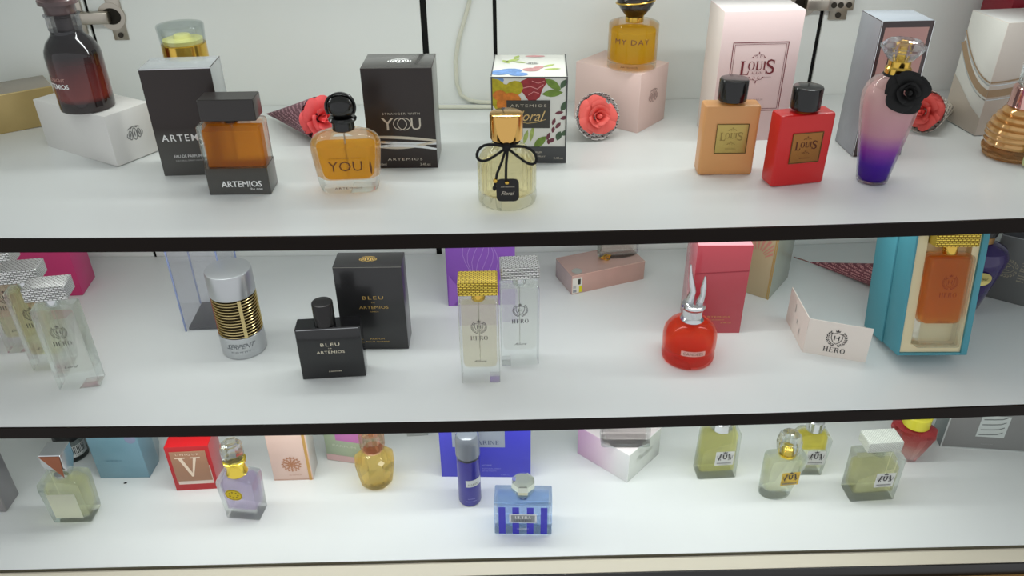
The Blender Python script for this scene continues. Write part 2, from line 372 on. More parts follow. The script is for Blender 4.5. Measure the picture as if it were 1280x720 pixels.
# ------------------------------------------------------------------ the cabinet
SHELF = mat('white_laminate', (226, 229, 227), rough=.32, noise=.03, scale=6)
EDGE = mat('dark_brown_edge', (22, 15, 11), rough=.32, spec=.12)
PANEL = mat('white_panel', (240, 243, 239), rough=.38, noise=.03, scale=4)
DARK = mat('black_gap', (10, 10, 9), rough=.8)
def shelf_board(i, label):
    n = 40; vs = []; fs = []; xs = [-.9+1.8*k/n for k in range(n+1)]
    t = Thing('display_shelf', label, 'shelf', (0, YF, ZS[i]), 0, (1.8, .39, 0), 'white display shelves')
    def slab(name, m, y0, y1, drop):
        b = MB(); rs = []
        for x in xs:
            z = zs(i, x)-ZS[i]; rs.append([(x, y0, z), (x, y1, z), (x, y1, z-drop), (x, y0, z-drop)])
        b.rings(rs); return t.mb(name, b, m, smooth=20)
    slab('board', SHELF, .0012, YB-YF-.001, TH)
    slab('front_edge', EDGE, -.0012, .0012, TH)
    return t
shelf_board(0, 'upper white shelf with dark brown front edge, carrying the floral box')
shelf_board(1, 'middle white shelf with dark brown front edge, carrying the folded card')
t = Thing('display_shelf', 'lowest white shelf above the pale ledge and black band', 'shelf', (0, YF, ZS[2]), group='white display shelves')
t.box('board', -.9, .9, 0, YB-YF-.001, -.016, 0, SHELF)
t.box('front_edge', -.9, .9, -.001, -.0001, -.0045, -.0003, mat('olive_edge', (74, 70, 54), rough=.4))
t = Thing('display_shelf', 'topmost white shelf above the frame, roof of the upper row', 'shelf', (0, YF, ZS[0]+.247), group='white display shelves')
t.box('board', -.9, .9, .001, YB-YF-.001, -.015, 0, SHELF); t.box('front_edge', -.9, .9, -.001, .001, -.015, 0, EDGE)
z2 = ZS[2]
o = MB().box(-.9, .9, YF-.023, YF-.0012, z2-.02, z2-.0045).build('trim_1', mat('beige_ledge', (214, 206, 186), rough=.45)); tag(o, 'pale beige ledge in front of the lowest shelf', kind='structure')
o = MB().box(-.9, .9, YF-.025, YF-.0231, z2-.026, z2-.0052).build('trim_2', mat('black_band', (18, 15, 13), rough=.3)); tag(o, 'black edge band below the beige ledge', kind='structure')
WOOD = mat('oak_front', (166, 126, 72), rough=.45, noise=.15, scale=40)
o = MB().box(-.9, .9, YF-.03, YF-.02, z2-.36, z2-.0262).build('wall_front', WOOD); tag(o, 'brown wooden front panel under the cabinet', kind='structure')
for nm, x0, x1 in (('wall_left', -.92, -.9), ('wall_right', .9, .92)):
    tag(MB().box(x0, x1, YF, YB, z2-.02, ZS[0]+.247).build(nm, PANEL), 'white side panel of the display cabinet', kind='structure')
ZB0, ZB1 = z2-.01, ZS[0]+.3
tag(MB().box(-.92, .92, YB+.005, YB+.03, ZB0, ZB1).build('wall_back', DARK), 'black sheet standing for the shade in the back door gaps', kind='structure')  # black sheet close behind the doors, painted as the shade in their gaps
G = .0035
tag(MB().box(-.92, -.537-.002, YB, YB+.004, ZB0, ZB1).build('trim_3', PANEL, bevel=.0008), 'white fixed back panel at the gold box end', kind='structure')
tag(MB().box(-.537+.002, -.0965-.0042, YB, YB+.004, ZB0, ZB1).build('door_1', PANEL, bevel=.0008), 'white back door behind the two dark brown cartons', kind='structure')
tag(MB().box(-.0965+.0042, -.002-.0025, YB, YB+.004, ZB0, ZB1).build('trim_4', PANEL, bevel=.0008), 'white centre post between the two back doors with a cable on it', kind='structure')
tag(MB().box(-.002+.0025, .437-.0028, YB, YB+.004, ZB0, ZB1).build('door_2', PANEL, bevel=.0008), 'white back door behind the floral and pink boxes', kind='structure')
tag(MB().box(.437+.0028, .92, YB, YB+.004, ZB0, ZB1).build('trim_5', PANEL, bevel=.0008), 'white fixed back panel behind the grey wrapped box', kind='structure')

def hinge(label, x, z, sgn):
    """cup hinge on a door: cup and flange on the door, arm crossing the gap; sgn = direction of the arm"""
    t = Thing('cabinet_hinge', label, 'hinge', (x, YB, z), 0, group='back door hinges')
    fl = MB(); rs = []
    for y in (-.002, 0):
        rs.append([(px, y, pz) for px, pz in [(-.0040*sgn*-1, -.031), (.0150*sgn*-1, -.031), (.0150*sgn*-1, .031), (-.0040*sgn*-1, .031)]])
    fl.rings(rs); t.mb('flange', fl, STEEL, bevel=.0006)
    c = MB(); n = 24
    c.rings([[(.0175*math.cos(2*PI*k/n), y, .0175*math.sin(2*PI*k/n)) for k in range(n)] for y in (-.0028, 0)]); t.mb('cup', c, STEEL)
    c = MB(); c.rings([[(.0125*math.cos(2*PI*k/n), y, .0105*math.sin(2*PI*k/n)) for k in range(n)] for y in (-.0034, -.002)]); t.mb('cup_recess', c, mat('hinge_shadow', (44, 40, 34), rough=.6, metal=.6))  # dark disc stands for the shade inside the cup
    a = MB(); x1 = sgn*.048
    a.box(min(0, x1), max(0, x1), -.0155, -.0035, -.0075, .0075); t.mb('arm', a, STEEL, bevel=.0015)
    for dz in (-.0245, .0245):
        s_ = MB(); s_.rings([[(-.006*sgn+.0035*math.cos(2*PI*k/12), y, dz+.0035*math.sin(2*PI*k/12)) for k in range(12)] for y in (-.0035, -.0015)]); t.mb('screw', s_, mat('dark_screw', (70, 66, 60), rough=.4, metal=1))
    p = MB(); p.box(x1-.012, x1+.012, -.004, 0, -.022, .022); p.box(x1-.02, x1+.014, -.016, -.004, -.0075, .0075); t.mb('mounting_plate', p, STEEL, bevel=.001)
    for dx, dz, yy in ((0, -.0155, -.004), (0, .0155, -.004), (.007, 0, -.016), (-.004, 0, -.016), (-.013, 0, -.016)):
        s_ = MB(); s_.rings([[(x1+dx+.0038*math.cos(2*PI*k/12), yy-y, dz+.0038*math.sin(2*PI*k/12)) for k in range(12)] for y in (.0012, -.0005)]); t.mb('screw', s_, mat('dark_screw', (70, 66, 60), rough=.4, metal=1))
hinge('metal cup hinge beside the dark wine-red bottle', -.506, CZ-.2375, -1)
hinge('metal cup hinge above the red bottle, beside the tall pale pink carton', .409, CZ-.2345, 1)

# cables on the centre post
CABLE = mat('cream_cable', (222, 222, 205), rough=.45)
pts = [(-.0335, 0, -.18), (-.0345, 0, -.2243), (-.0405, 0, -.243), (-.0515, 0, -.2755), (-.0565, 0, -.303), (-.0562, 0, -.335), (-.0515, 0, -.351), (-.0395, 0, -.3585), (-.026, -.002, -.3605), (-.004, -.004, -.3608)]
tag(MB().tube([(x, YB-.0034+y, CZ+z) for x, y, z in pts], .0027).build('power_cable', CABLE), 'cream cable hanging down the white post behind the floral box', 'cable', 'cream cables')
pts = [(-.155+.02*k, 1.079-.0012*k, zs(0, -.1)+.0031) for k in range(11)]
tag(MB().tube(pts, .0028).build('power_cable', CABLE), 'cream cable lying along the back of the upper shelf', 'cable', 'cream cables')

# ------------------------------------------------------------------ UPPER SHELF
# gold box lying at the far end
t = carton('gift_box', 'gold box lying at an angle behind the white carton', 0, (-.673, .955), 35.5, .122, .06, .0488,
           (mat('gold_card', (186, 162, 108), rough=.35, metal=.35, noise=.06, scale=30), mat('gold_card_side', (170, 146, 100), rough=.4, metal=.3), mat('taupe_card', (170, 160, 146), rough=.35, metal=.1)))
t.flat('edge_line', [rect(-.061, .0475, .061, .0487)], mat('pale_gold_line', (226, 206, 150), rough=.3, metal=.5))
# white carton
WC = mat('white_card', (226, 224, 220), rough=.45, noise=.02, scale=20)
t = carton('perfume_carton', 'white lying carton with a grey scroll emblem, under the dark wine-red bottle', 0, (-.5555, .9440), -31, .131, .06, .0603, WC)
t.flat('emblem', scroll_emblem(.021), GREYP, 'right', .002, .030)
# dark bottle on it
xy = (-.4753, .9121)
t = bottle('perfume_bottle', 'dark wine-red cylindrical bottle standing on the white carton', 0, xy, 0, (.0586, .0586, .119), .0603-.0003)
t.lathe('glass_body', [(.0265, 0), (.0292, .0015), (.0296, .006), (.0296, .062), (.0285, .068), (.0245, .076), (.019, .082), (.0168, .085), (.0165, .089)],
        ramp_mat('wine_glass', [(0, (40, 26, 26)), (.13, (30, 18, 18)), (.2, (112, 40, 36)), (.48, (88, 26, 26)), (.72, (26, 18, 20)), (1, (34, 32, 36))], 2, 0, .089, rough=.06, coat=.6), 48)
t.lathe('neck_ring', [(.0163, .0885), (.0172, .0895), (.0172, .103), (.0185, .104), (.0188, .1055), (.016, .106)], glass('smoked_glass', (228, 228, 230), .5), 40)
t.lathe('neck_core', [(.0085, .0886), (.0085, .1045)], mat('neck_grey', (90, 84, 84), rough=.4), 24)
t.lathe('cap', [(.0158, .1062), (.0162, .107), (.0162, .1155), (.0205, .1165), (.0208, .121), (.0195, .123), (.0195, .140), (.018, .142)], mat('plum_cap', (84, 66, 66), rough=.25, coat=.4), 40)
t.text('MIDNIGHT', mat('pink_print', (205, 160, 150), rough=.5), u=-.0155, v=.040, w=.026, bend=.0296)
t.text('ARTEMIOS', WHITEP, u=-.017, v=.0328, w=.034, bend=.0296, bold=.02)
# tall dark carton
w, d, h = .0752, .045, .1223
f = ramp_mat('dark_brown_card', [(0, (84, 83, 80)), (.34, (70, 67, 63)), (.46, (42, 30, 27)), (1, (40, 29, 26))], 2, 0, h, rough=.35, coat=.1)  # dark brown upper front is a reflection put into the card colour
t = carton('perfume_carton', 'tall dark brown carton with silver wrapped top, behind the amber square bottle', 0, (-.381, .8512), 3, w, d, h,
           (f, mat('silver_wrap_side', (176, 180, 180), rough=.25, metal=.3), mat('silver_wrap', (190, 194, 196), rough=.25, metal=.5, bump=.6, scale=90)))  # pale side tone has the reflection on the side painted in
t.text('ARTEMIOS', WHITEP, v=.0452, w=.061, sp=1.25, bold=.01)
t.text('EAU DE PARFUM SPRAY', WHITEP, v=.0235, w=.043, h=.0034)
t.text('NATURAL SPRAY VAPORISATEUR', mat('pale_grey_print', (180, 180, 178), rough=.5), v=.0183, w=.041, h=.0018)
t.flat('silver_rim', frame2(-w/2, h-.0012, w/2, h+.0001, .0012)[1:2], SILVER)
# bottle behind it
t = bottle('perfume_bottle', 'bottle with a clear cap and gold collar peeking over the dark brown carton', 0, (-.3655, .953), 0, (.05, .05, .14))
t.lathe('glass_body', [(.026, 0), (.027, .002), (.027, .092), (.024, .099), (.012, .101)], mat('amber_glass_solid', (190, 150, 60), rough=.05, trans=.6), 32)
t.lathe('collar', [(.0235, .1008), (.0252, .1015), (.0252, .1235), (.0235, .124)], GOLD, 40)
t.lathe('spray_head', [(.022, .1242), (.0225, .1285), (.010, .1295), (.009, .1335), (.0085, .1337)], mat('yellow_plastic', (240, 232, 150), rough=.3), 32)
t.mb('cap', MB().rings([[(q*math.cos(2*PI*k/40), q*math.sin(2*PI*k/40), z) for k in range(40)] for q, z in ((.0243, .1242), (.0250, .1242), (.0266, .1435), (.0260, .1447), (0.0005, .1447), (.0005, .1437), (.0252, .1433), (.0240, .1244))], False, False), sheet_mat('clear_plastic', (240, 243, 243)))
# amber square bottle with dark base
w, d, h = .0660, .033, .0778
t = bottle_fl('perfume_bottle', 'square amber bottle with black slab cap and grey base, front of the dark brown carton', 0, (-.3142, .7992), 0, w, d, h)
t.loft('glass_body', [(0, w-.002, d-.002, .0015), (.001, w, d, .002), (.0745, w, d, .002), (h-.001, w-.001, d-.001, .002), (h, w-.003, d-.003, .002)], GLASS)
t.loft('liquid', [(.031, w-.0075, d-.009, .003), (.0705, w-.0075, d-.009, .003)], liquid('amber_liquid', (240, 158, 44), .4))
t.loft('base_coat', [(0.0004, w+.0006, d+.0006, .002), (.0305, w+.0006, d+.0006, .002)], ramp_mat('grey_lacquer', [(0, (76, 75, 72)), (.8, (66, 63, 58)), (1, (58, 50, 42))], 2, 0, .0305, rough=.25, coat=.4))
t.text('ARTEMIOS', WHITEP, u=.0035, v=.0128, w=.0435, bold=.02, eps=.0007)
t.text('the one', WHITEP, u=.0252, v=.0070, w=.014, align='R', eps=.0007)
t.loft('neck', [(h-.002, .014, .014, .006), (.0835, .014, .014, .006)], BLACK)
t.loft('cap', [(.0815, .056, .026, .001, .002, 0), (.0822, .0575, .0275, .0015, .002, 0), (.1038, .0575, .0275, .0015, .002, 0), (.1045, .056, .026, .001, .002, 0)], mat('black_satin_cap', (38, 32, 30), rough=.3, coat=.3))
t.lathe('dip_tube', [(.001, .008), (.001, .078)], mat('tube_plastic', (220, 210, 190), rough=.2, trans=.5), 8)

# paper roses ------------------------------------------------------
PETAL_CACHE = {}
def petal_mesh(kind, m, r0, hgt, flare, span, seed):
    key = (kind, m.name)
    if key in PETAL_CACHE: return PETAL_CACHE[key]
    rnd = random.Random(seed); nu, nv = 8, 6; vs = []; fs = []; p1, p2, tw = rnd.uniform(0, 6), rnd.uniform(0, 6), rnd.uniform(-.3, .3)
    for j in range(nv+1):
        v = j/nv
        for i_ in range(nu+1):
            u = -1+2*i_/nu; edge = 1-.30*abs(u)**2.2*v+.05*v*math.sin(5*u+p1)
            rad = r0*(.45+.55*v)+flare*v**2.2*(1-.25*u*u)+.06*r0*math.sin(4*u+p2)*v; a = u*R(span)*(.7+.3*math.sin(PI*min(v*.8+.1, 1)))+tw*v
            vs.append((rad*math.sin(a), rad*math.cos(a), hgt*v*edge-flare*.5*v**5))
    for j in range(nv):
        for i_ in range(nu):
            a = j*(nu+1)+i_; fs.append((a, a+1, a+nu+2, a+nu+1))
    me = bpy.data.meshes.new('petal'); me.from_pydata(vs, [], fs); me.materials.append(m)
    for p in me.polygons: p.use_smooth = True
    PETAL_CACHE[key] = me; return me
def petals(t, center, axis, Rr, m, tag_='rose', wide=1., deep=1.):
    z = Vector(axis).normalized(); q = Vector((0, 0, 1)).rotation_difference(z).to_matrix().to_4x4(); q.translation = Vector(center)
    q = q @ Matrix.Diagonal((wide, 1/wide, 1, 1)); rnd = random.Random(len(tag_)*7+int(Rr*1e5))
    bud = t.mb('bud', MB().lathe([(.001, -.2*Rr), (.16*Rr, .1*Rr), (.17*Rr, .4*Rr), (.09*Rr, .62*Rr), (.004*Rr, .68*Rr)], 12), m); bud.matrix_basis = q
    for k, (kind, n, r0, hg, fl, sp, dz) in enumerate((('inner', 3, .24, .85, .10, 78, -.04), ('second', 4, .40, .80, .26, 62, -.10), ('third', 4, .58, .62, .42, 56, -.16), ('outer', 5, .70, .40, .52, 44, -.16))):
        for j in range(n):
            me = petal_mesh(tag_+kind+str(j % 2), m, r0*Rr, hg*Rr*deep, fl*Rr, sp, k*5+j % 2)
            o = link('petal', me, t.o); a = 2*PI*j/n+k*.9+rnd.uniform(-.25, .25)
            o.matrix_basis = q @ Matrix.Translation((0, 0, (dz+rnd.uniform(-.05, .05))*Rr)) @ Matrix.Rotation(a, 4, 'Z') @ Matrix.Rotation(R(rnd.uniform(-14, 14)), 4, 'X')
def paper_cone(t, tip, mouth, r, m, jag=.0012, name='paper_wrap', open_r=None, n=48):
    a = Vector(tip); b = Vector(mouth); ax = (b-a).normalized(); x = ax.cross(Vector((0, 0, 1))).normalized(); y = x.cross(ax)
    L = (b-a).length; mb = MB(); rs = []
    for fr, rr in ((0, .02), (.25, .25), (.5, .5), (.75, .75), (1, 1)):
        ring = []
        for k in range(n):
            an = 2*PI*k/n; off = (jag if k % 2 else -jag) if fr == 1 else 0
            ring.append(a+ax*(L*fr+off)+(x*math.cos(an)+y*math.sin(an))*r*rr)
        rs.append(ring)
    ins = [a+ax*(L*.9)+(x*math.cos(2*PI*k/n)+y*math.sin(2*PI*k/n))*r*.86 for k in range(n)]
    rs.append([p+(a+ax*L-p)*.02 for p in rs[-1]]); rs.append(ins)
    mb.rings(rs, True, True); return t.mb(name, mb, m, smooth=50), ax
CORAL = mat('coral_petal', (246, 96, 98), rough=.55)
def rose(label, i, base, tip, mouth, r, paper, m, fwd, Rr, wide=1., deep=1., shift=(0, 0, 0)):
    t = Thing('paper_rose', label, 'flower', (base[0], base[1], zs(i, base[0])), 0, group='paper roses in printed cones')
    tl = (tip[0]-base[0], tip[1]-base[1], tip[2]); ml = (mouth[0]-base[0], mouth[1]-base[1], mouth[2])
    p, ax = paper_cone(t, tl, ml, r, paper)
    c = Vector(ml)+ax*fwd+Vector(shift); petals(t, c, ax, Rr, m, m.name, deep=deep)
    return t
MAROON = print_mat('maroon_paper', (104, 58, 72), (196, 150, 160), 520, 78, .52)
NEWS = print_mat('newspaper', (226, 226, 222), (60, 60, 62), 560, 100, .5)
rose('coral paper rose in a maroon printed cone lying behind the amber arched bottle', 0, (-.262, .995), (-.309, 1.040, .008), (-.2215, .958, .0290), .0265, MAROON, CORAL, .002, .0235)
t = rose('coral paper rose in newspaper lying against the pale pink carton', 0, (.124, .966), (.1085, .998, .012), (.1225, .950, .0295), .0290, NEWS, mat('coral_rose', (242, 106, 98), rough=.55), -.001, .0215)

# amber arched bottle
w, d = .0745, .036
t = bottle_fl('perfume_bottle', 'arched amber bottle with a black ball stopper', 0, (-.2005, .7955), 3, w, d, .066)
t.loft('glass_body', [(0, .058, .029, .011), (.0015, .062, .031, .012), (.006, .0645, .033, .0125), (.03, .0705, .036, .0135), (.048, .0745, .036, .014), (.0545, .0735, .0355, .014), (.0595, .068, .034, .0138), (.063, .058, .031, .013), (.0655, .042, .028, .0125), (.0672, .0295, .0255, .0120)], GLASS, n=5)
t.loft('liquid', [(.0145, .050, .021, .009), (.017, .054, .023, .0095), (.034, .0595, .025, .010), (.050, .0625, .025, .010), (.0515, .0615, .0245, .010)], liquid('orange_liquid', (248, 186, 60), .4), n=5)
t.lathe('neck', [(.0105, .067), (.0118, .068), (.0118, .0765), (.0145, .0775), (.0150, .0795), (.0135, .0815)], BLACK, 36)
t.lathe('stopper', [(.008, .0812), (.0118, .084), (.0146, .089), (.0152, .0935), (.0142, .0985), (.0112, .103), (.006, .1058), (.0015, .1065)], BLACK, 36)
arcp = [(.0153*math.cos(R(a)), -.005, .0932+.0146*math.sin(R(a))) for a in range(-30, 211, 12)]
t.mb('stopper_ring', MB().tube(arcp, .0012, 8), BLACK)
t.lathe('dip_tube', [(.0009, .016), (.0009, .068)], mat('tube_plastic', (220, 210, 190)), 8)
t.text('STRANGER WITH', mat('brown_print', (92, 52, 18), rough=.5), v=.0418, w=.034, h=.0018, sp=1.3, fy=-.0184)
t.text('YOU', mat('brown_print', (92, 52, 18)), u=-.0005, v=.0325, w=.036, h=.0112, fy=-.0184)
t.flat('brush_mark', [leaf(0, 0, .0165, .0026, 92)], mat('brown_print', (92, 52, 18)), u=.0262, v=.0305, fy=-.0184)
t.text('ARTEMIOS', mat('brown_print', (92, 52, 18)), v=.0068, w=.030, h=.0023, sp=1.2, fy=-.0170)
# dark carton with lettering
w, d, h = .0783, .058, .1166
DB = mat('espresso_card', (46, 37, 34), rough=.38, coat=.08)
t = carton('perfume_carton', 'dark brown carton with silver swoosh bands and white scroll emblem on top', 0, (-.1495, .8684), -1, w, d, h, (DB, mat('espresso_side', (112, 112, 110), rough=.3, coat=.3), mat('espresso_top', (74, 72, 70), rough=.25, coat=.4)))
t.flat('emblem', xf(scroll_emblem(.026), 1, 0, 0, 0, .75), WHITEP, 'top', .001, -.002)
PG = mat('pale_gold_print', (205, 196, 180), rough=.35, metal=.4)
t.text('STRANGER WITH', PG, u=.0015, v=.0655, w=.042, h=.0024, sp=1.3)
t.text('Y', PG, u=-.0145, v=.0535, h=.0142, w=.014); t.text('U', PG, u=.0175, v=.0535, h=.0142, w=.011)
t.flat('lettering', ring2(-.0005, .0535, .0078, .0074, .0009, .0009, 28)+ring2(.0042, .0535, .0078, .0074, .0009, .0009, 28), PG)
for k, (a, b, c, m) in enumerate(((.0385, .0335, .0375, PG), (.0335, .0300, .0305, SILVER), (.0290, .0325, .0250, PG), (.0255, .0235, .0285, SILVER))):
    pts = [(-w/2+w*j/12, a+(b-a)*j/12+(c-(a+b)/2)*math.sin(PI*j/12)*.9) for j in range(13)]
    t.flat('swoosh_band', ribbon(pts, .0022, w1=.0034), m, eps=.0003+.00012*k)
t.text('ARTEMIOS', PG, u=.002, v=.0112, w=.040, h=.0030, sp=1.3)
t.text('50ml', PG, u=-.024, v=.0052, w=.008); t.text('3.4fl.oz', PG, u=.025, v=.0048, w=.012)
# floral carton
w, d, h = .0858, .089, .1023
FW = mat('floral_white', (224, 224, 216), rough=.35, coat=.3)
t = carton('perfume_carton', 'white floral carton printed with watercolour flowers, grey foot band and dark plaque', 0, (-.0076, .8795), -3, w, d, h, FW)
PR = lambda n, c: mat(n, c, rough=.5, noise=.25, scale=180)
def fl(name, polys, m, face, u, v, e): t.flat(name, [[(min(max(x_, -w/2+.0008-u), w/2-.0008-u), min(max(y_, (.0008-v) if face == 'front' else -d/2+.0008-v), (h-.0008-v) if face == 'front' else d/2-.0008-v)) for x_, y_ in p] for p in polys], m, face, u, v, eps=e)
GREEN, LGREEN, DGREEN = PR('leaf_green', (122, 152, 62)), PR('leaf_lime', (178, 196, 110)), PR('leaf_dark', (78, 104, 76))
fl('printed_flower', [ell(0, 0, .017, .0155), ell(.012, .009, .012, .009, 30), ell(-.008, .012, .012, .009, -20)], PR('petal_olive', (196, 180, 40)), 'front', -.030, .079, .0003)
fl('printed_flower', [ell(.004, -.004, .0145, .011, 20), ell(-.006, .004, .008, .006)], PR('petal_orange', (226, 132, 48)), 'front', -.027, .077, .0005)
fl('printed_flower', [ell(-.004, -.008, .012, .009, 60), ell(.002, .012, .010, .006)], PR('petal_olive', (196, 180, 40)), 'front', -.033, .060, .0003)
fl('printed_flower', [[(-.016, .006), (-.012, .012), (-.004, .0155), (.014, .0155), (.0165, .010), (.012, .003), (.009, -.006), (.002, -.0125), (-.004, -.010), (-.009, -.003)]], PR('petal_crimson', (164, 52, 58)), 'front', .003, .0855, .0003)
fl('printed_vein', ribbon([(-.010, .004), (-.002, .006), (.006, .003), (.013, .008)], .0009)+ribbon([(-.004, -.004), (.002, .0), (.008, -.002)], .0008)+ribbon([(.0, .012), (.007, .0095), (.014, .012)], .0008), mat('petal_pink', (226, 150, 150)), 'front', .003, .0855, .0006)
for (u, v, l, ww, rot, m) in ((.0265, .0935, .022, .009, -35, GREEN), (.026, .0835, .024, .0085, 5, GREEN), (.038, .094, .012, .006, 60, DGREEN), (.0395, .069, .014, .007, 60, DGREEN), (.0125, .026, .020, .009, 45, GREEN), (-.004, .032, .018, .005, 75, LGREEN), (.003, .036, .020, .0045, 80, LGREEN), (.034, .0335, .012, .007, 70, DGREEN), (.041, .037, .011, .006, 30, DGREEN)):
    fl('printed_leaf', [leaf(0, 0, l, ww, rot)], m, 'front', u, v, .0003)
for (u, v, l, ww, rot) in ((.034, .061, .010, .004, 10), (.0395, .055, .009, .0045, 20), (.028, .0505, .009, .004, 70), (.033, .046, .009, .0045, 50), (.0275, .041, .008, .004, 80), (.022, .033, .010, .004, 70), (.026, .028, .008, .005, 40), (.0225, .0265, .007, .004, 90)):
    fl('printed_leaf', [leaf(0, 0, l, ww, rot)], PR('leaf_plum', (122, 62, 74)), 'front', u, v, .0003)
fl('printed_flower', [ell(0, 0, .008, .0035)], PR('petal_blue', (120, 158, 214)), 'front', -.036, .0985, .0003)
for (u, v, l, ww, rot) in ((-.020, .020, .020, .008, 35), (-.028, .014, .016, .007, 120), (-.012, .012, .016, .006, -20), (.022, -.002, .018, .006, 40), (.026, -.016, .020, .007, 10), (-.016, .033, .016, .006, 70)):
    fl('printed_leaf', [leaf(0, 0, l, ww, rot)], LGREEN, 'top', u, v, .0003)
fl('printed_flower', [ell(0, 0, .014, .010, 10), ell(-.012, -.006, .012, .009), ell(.010, -.012, .011, .007)], PR('petal_blue', (120, 158, 214)), 'top', -.022, -.024, .0003)
fl('printed_flower', [ell(0, 0, .010, .007), ell(.008, .008, .007, .005, 40)], PR('petal_rose', (206, 150, 150)), 'top', .002, -.018, .0003)
fl('printed_flower', [ell(0, 0, .012, .004)], PR('petal_rose', (206, 150, 150)), 'top', .006, .037, .0003)
fl('emblem', xf(scroll_emblem(.014), 1, 0, 0, 0, .8), GREYP, 'top', .003, .006, .0005)
DG = mat('slate_print', (72, 73, 74), rough=.4)
fl('foot_band', [rect(-w/2, .0003, w/2, .0205)], DG, 'front', 0, 0, .0006)
pl = t.box('plaque', -.0255, .0235, -d/2-.0010, -d/2-.0003, .043, .0755, mat('plaque_slate', (66, 64, 60), rough=.4))
t.text('ARTEMIOS', PG, u=-.001, v=.0695, w=.041, h=.0032, sp=1.25, eps=.0012, parent=pl)
t.text('Floral', mat('gold_script', (222, 190, 130), rough=.35, metal=.4), u=.0, v=.0575, w=.037, h=.012, shear=.45, eps=.0012, parent=pl)
t.flat('flourish', ribbon([(-.012, .0505), (-.002, .0488), (.008, .0500), (.019, .0535)], .0006), mat('gold_script', (222, 190, 130)), eps=.0012, parent=pl)
t.text('EAU DE PARFUM', PG, u=.0, v=.0135, w=.030, h=.0025, eps=.0009); t.text('NATURAL SPRAY', PG, u=.004, v=.0085, w=.030, h=.0020, eps=.0009); t.text('3.4fl.oz', PG, u=.034, v=.0065, w=.011, eps=.0009)
for nm, poly, face in (('border', frame2(-w/2, 0, w/2, h, .0016), 'front'),): t.flat(nm, poly, DG, face, eps=.0007)
t.flat('border', [rect(w/2-.0015, -d/2, w/2, d/2), rect(-w/2, -d/2, -w/2+.0012, d/2)], DG, 'top', eps=.0006)
# fluted floral bottle with bow
x, y = .0080, .7768
t = bottle('perfume_bottle', 'round fluted bottle with a gold drum cap, black cord bow and black tag', 0, (x, y), face_cam(x, y), (.061, .061, .096))
t.lathe('glass_body', [(.026, 0), (.0298, .0012), (.0306, .004), (.0306, .012), (.0300, .0135), (.0303, .016), (.0303, .043), (.0288, .049), (.0245, .056), (.0175, .062), (.0118, .0655), (.0110, .069)], GLASS, 96, flute=24, fa=.016)
t.lathe('liquid', [(.0255, .0125), (.0265, .014), (.0265, .0425), (.0262, .044)], liquid('pale_gold_liquid', (250, 236, 190), .1), 40)
t.lathe('cap', [(.0150, .0692), (.0164, .0700), (.0168, .0715), (.0170, .094), (.0164, .0958), (.0145, .0968)], mat('rose_gold_metal', (228, 180, 104), rough=.12, metal=1), 48)
CORD = mat('black_cord', (14, 13, 13), rough=.8, bump=.7, scale=900)
bow = t.mb('ribbon', MB().tube([(.0125*math.cos(2*PI*k/24), .0125*math.sin(2*PI*k/24), .0668) for k in range(24)], .0016, 8, True), CORD)
def loop(sx, drop): return [(sx*(.030*math.sin(R(a)))*1.0, -.0155-.006*math.sin(R(a)), .0655+.0085*math.sin(R(2*a))*(1 if a < 90 else .95)-drop*math.sin(R(a))) for a in range(0, 181, 12)]
t.mb('bow_loop', MB().tube(loop(-1, .006), .0015, 8), CORD, parent=bow); t.mb('bow_loop', MB().tube(loop(1, .011), .0015, 8), CORD, parent=bow)
t.mb('knot', MB().lathe([(.001, .0605), (.0038, .0625), (.0044, .0655), (.0038, .0685), (.001, .0700)], 16, cy=-.0158), CORD, parent=bow)
t.mb('cord_tail', MB().tube([(-.001, -.0170, .064), (-.005, -.0255, .054), (-.010, -.0318, .044), (-.0125, -.0335, .031)], .0014, 8), CORD, parent=bow)
t.mb('cord_tail', MB().tube([(.001, -.0170, .064), (-.0005, -.0265, .054), (-.001, -.0325, .046), (-.0012, -.0340, .036)], .0014, 8), CORD, parent=bow)
t.mb('bead', MB().lathe([(.0004, .0345), (.002, .0355), (.0026, .037), (.002, .0385), (.0004, .0395)], 14, cx=-.0118, cy=-.0335), GOLD, parent=bow)
t.mb('knot', MB().lathe([(.0006, .0262), (.002, .0278), (.0022, .030), (.0006, .0325)], 12, cx=-.0128, cy=-.0335), CORD, parent=bow)
tagm = MB(); pts = []
for qx, qz, a0 in ((1, 1, 0), (-1, 1, 90), (-1, -1, 180), (1, -1, 270)):
    for k in range(5): a = R(a0+90*k/4); pts.append((.0005+qx*.0065+.0050*math.cos(a), .0265+qz*.0072+.0050*math.sin(a)))
tagm.rings([[(px, yy, pz) for px, pz in pts] for yy in (-.0342, -.0326)]); tg = t.mb('tag', tagm, mat('black_tag', (22, 21, 21), rough=.5))
t.mb('rivet', MB().lathe([(.0004, .0336), (.0022, .0343), (.0026, .0355), (.0022, .0367), (.0004, .0374)], 14, cx=-.0002, cy=-.0347), GOLD, parent=tg)
t.text('ARTEMIOS', PG, u=.0005, v=.0305, w=.014, h=.001, fy=-.0343, parent=tg); t.text('Floral', PG, u=.0005, v=.0235, w=.0135, h=.004, shear=.4, fy=-.0343, parent=tg)

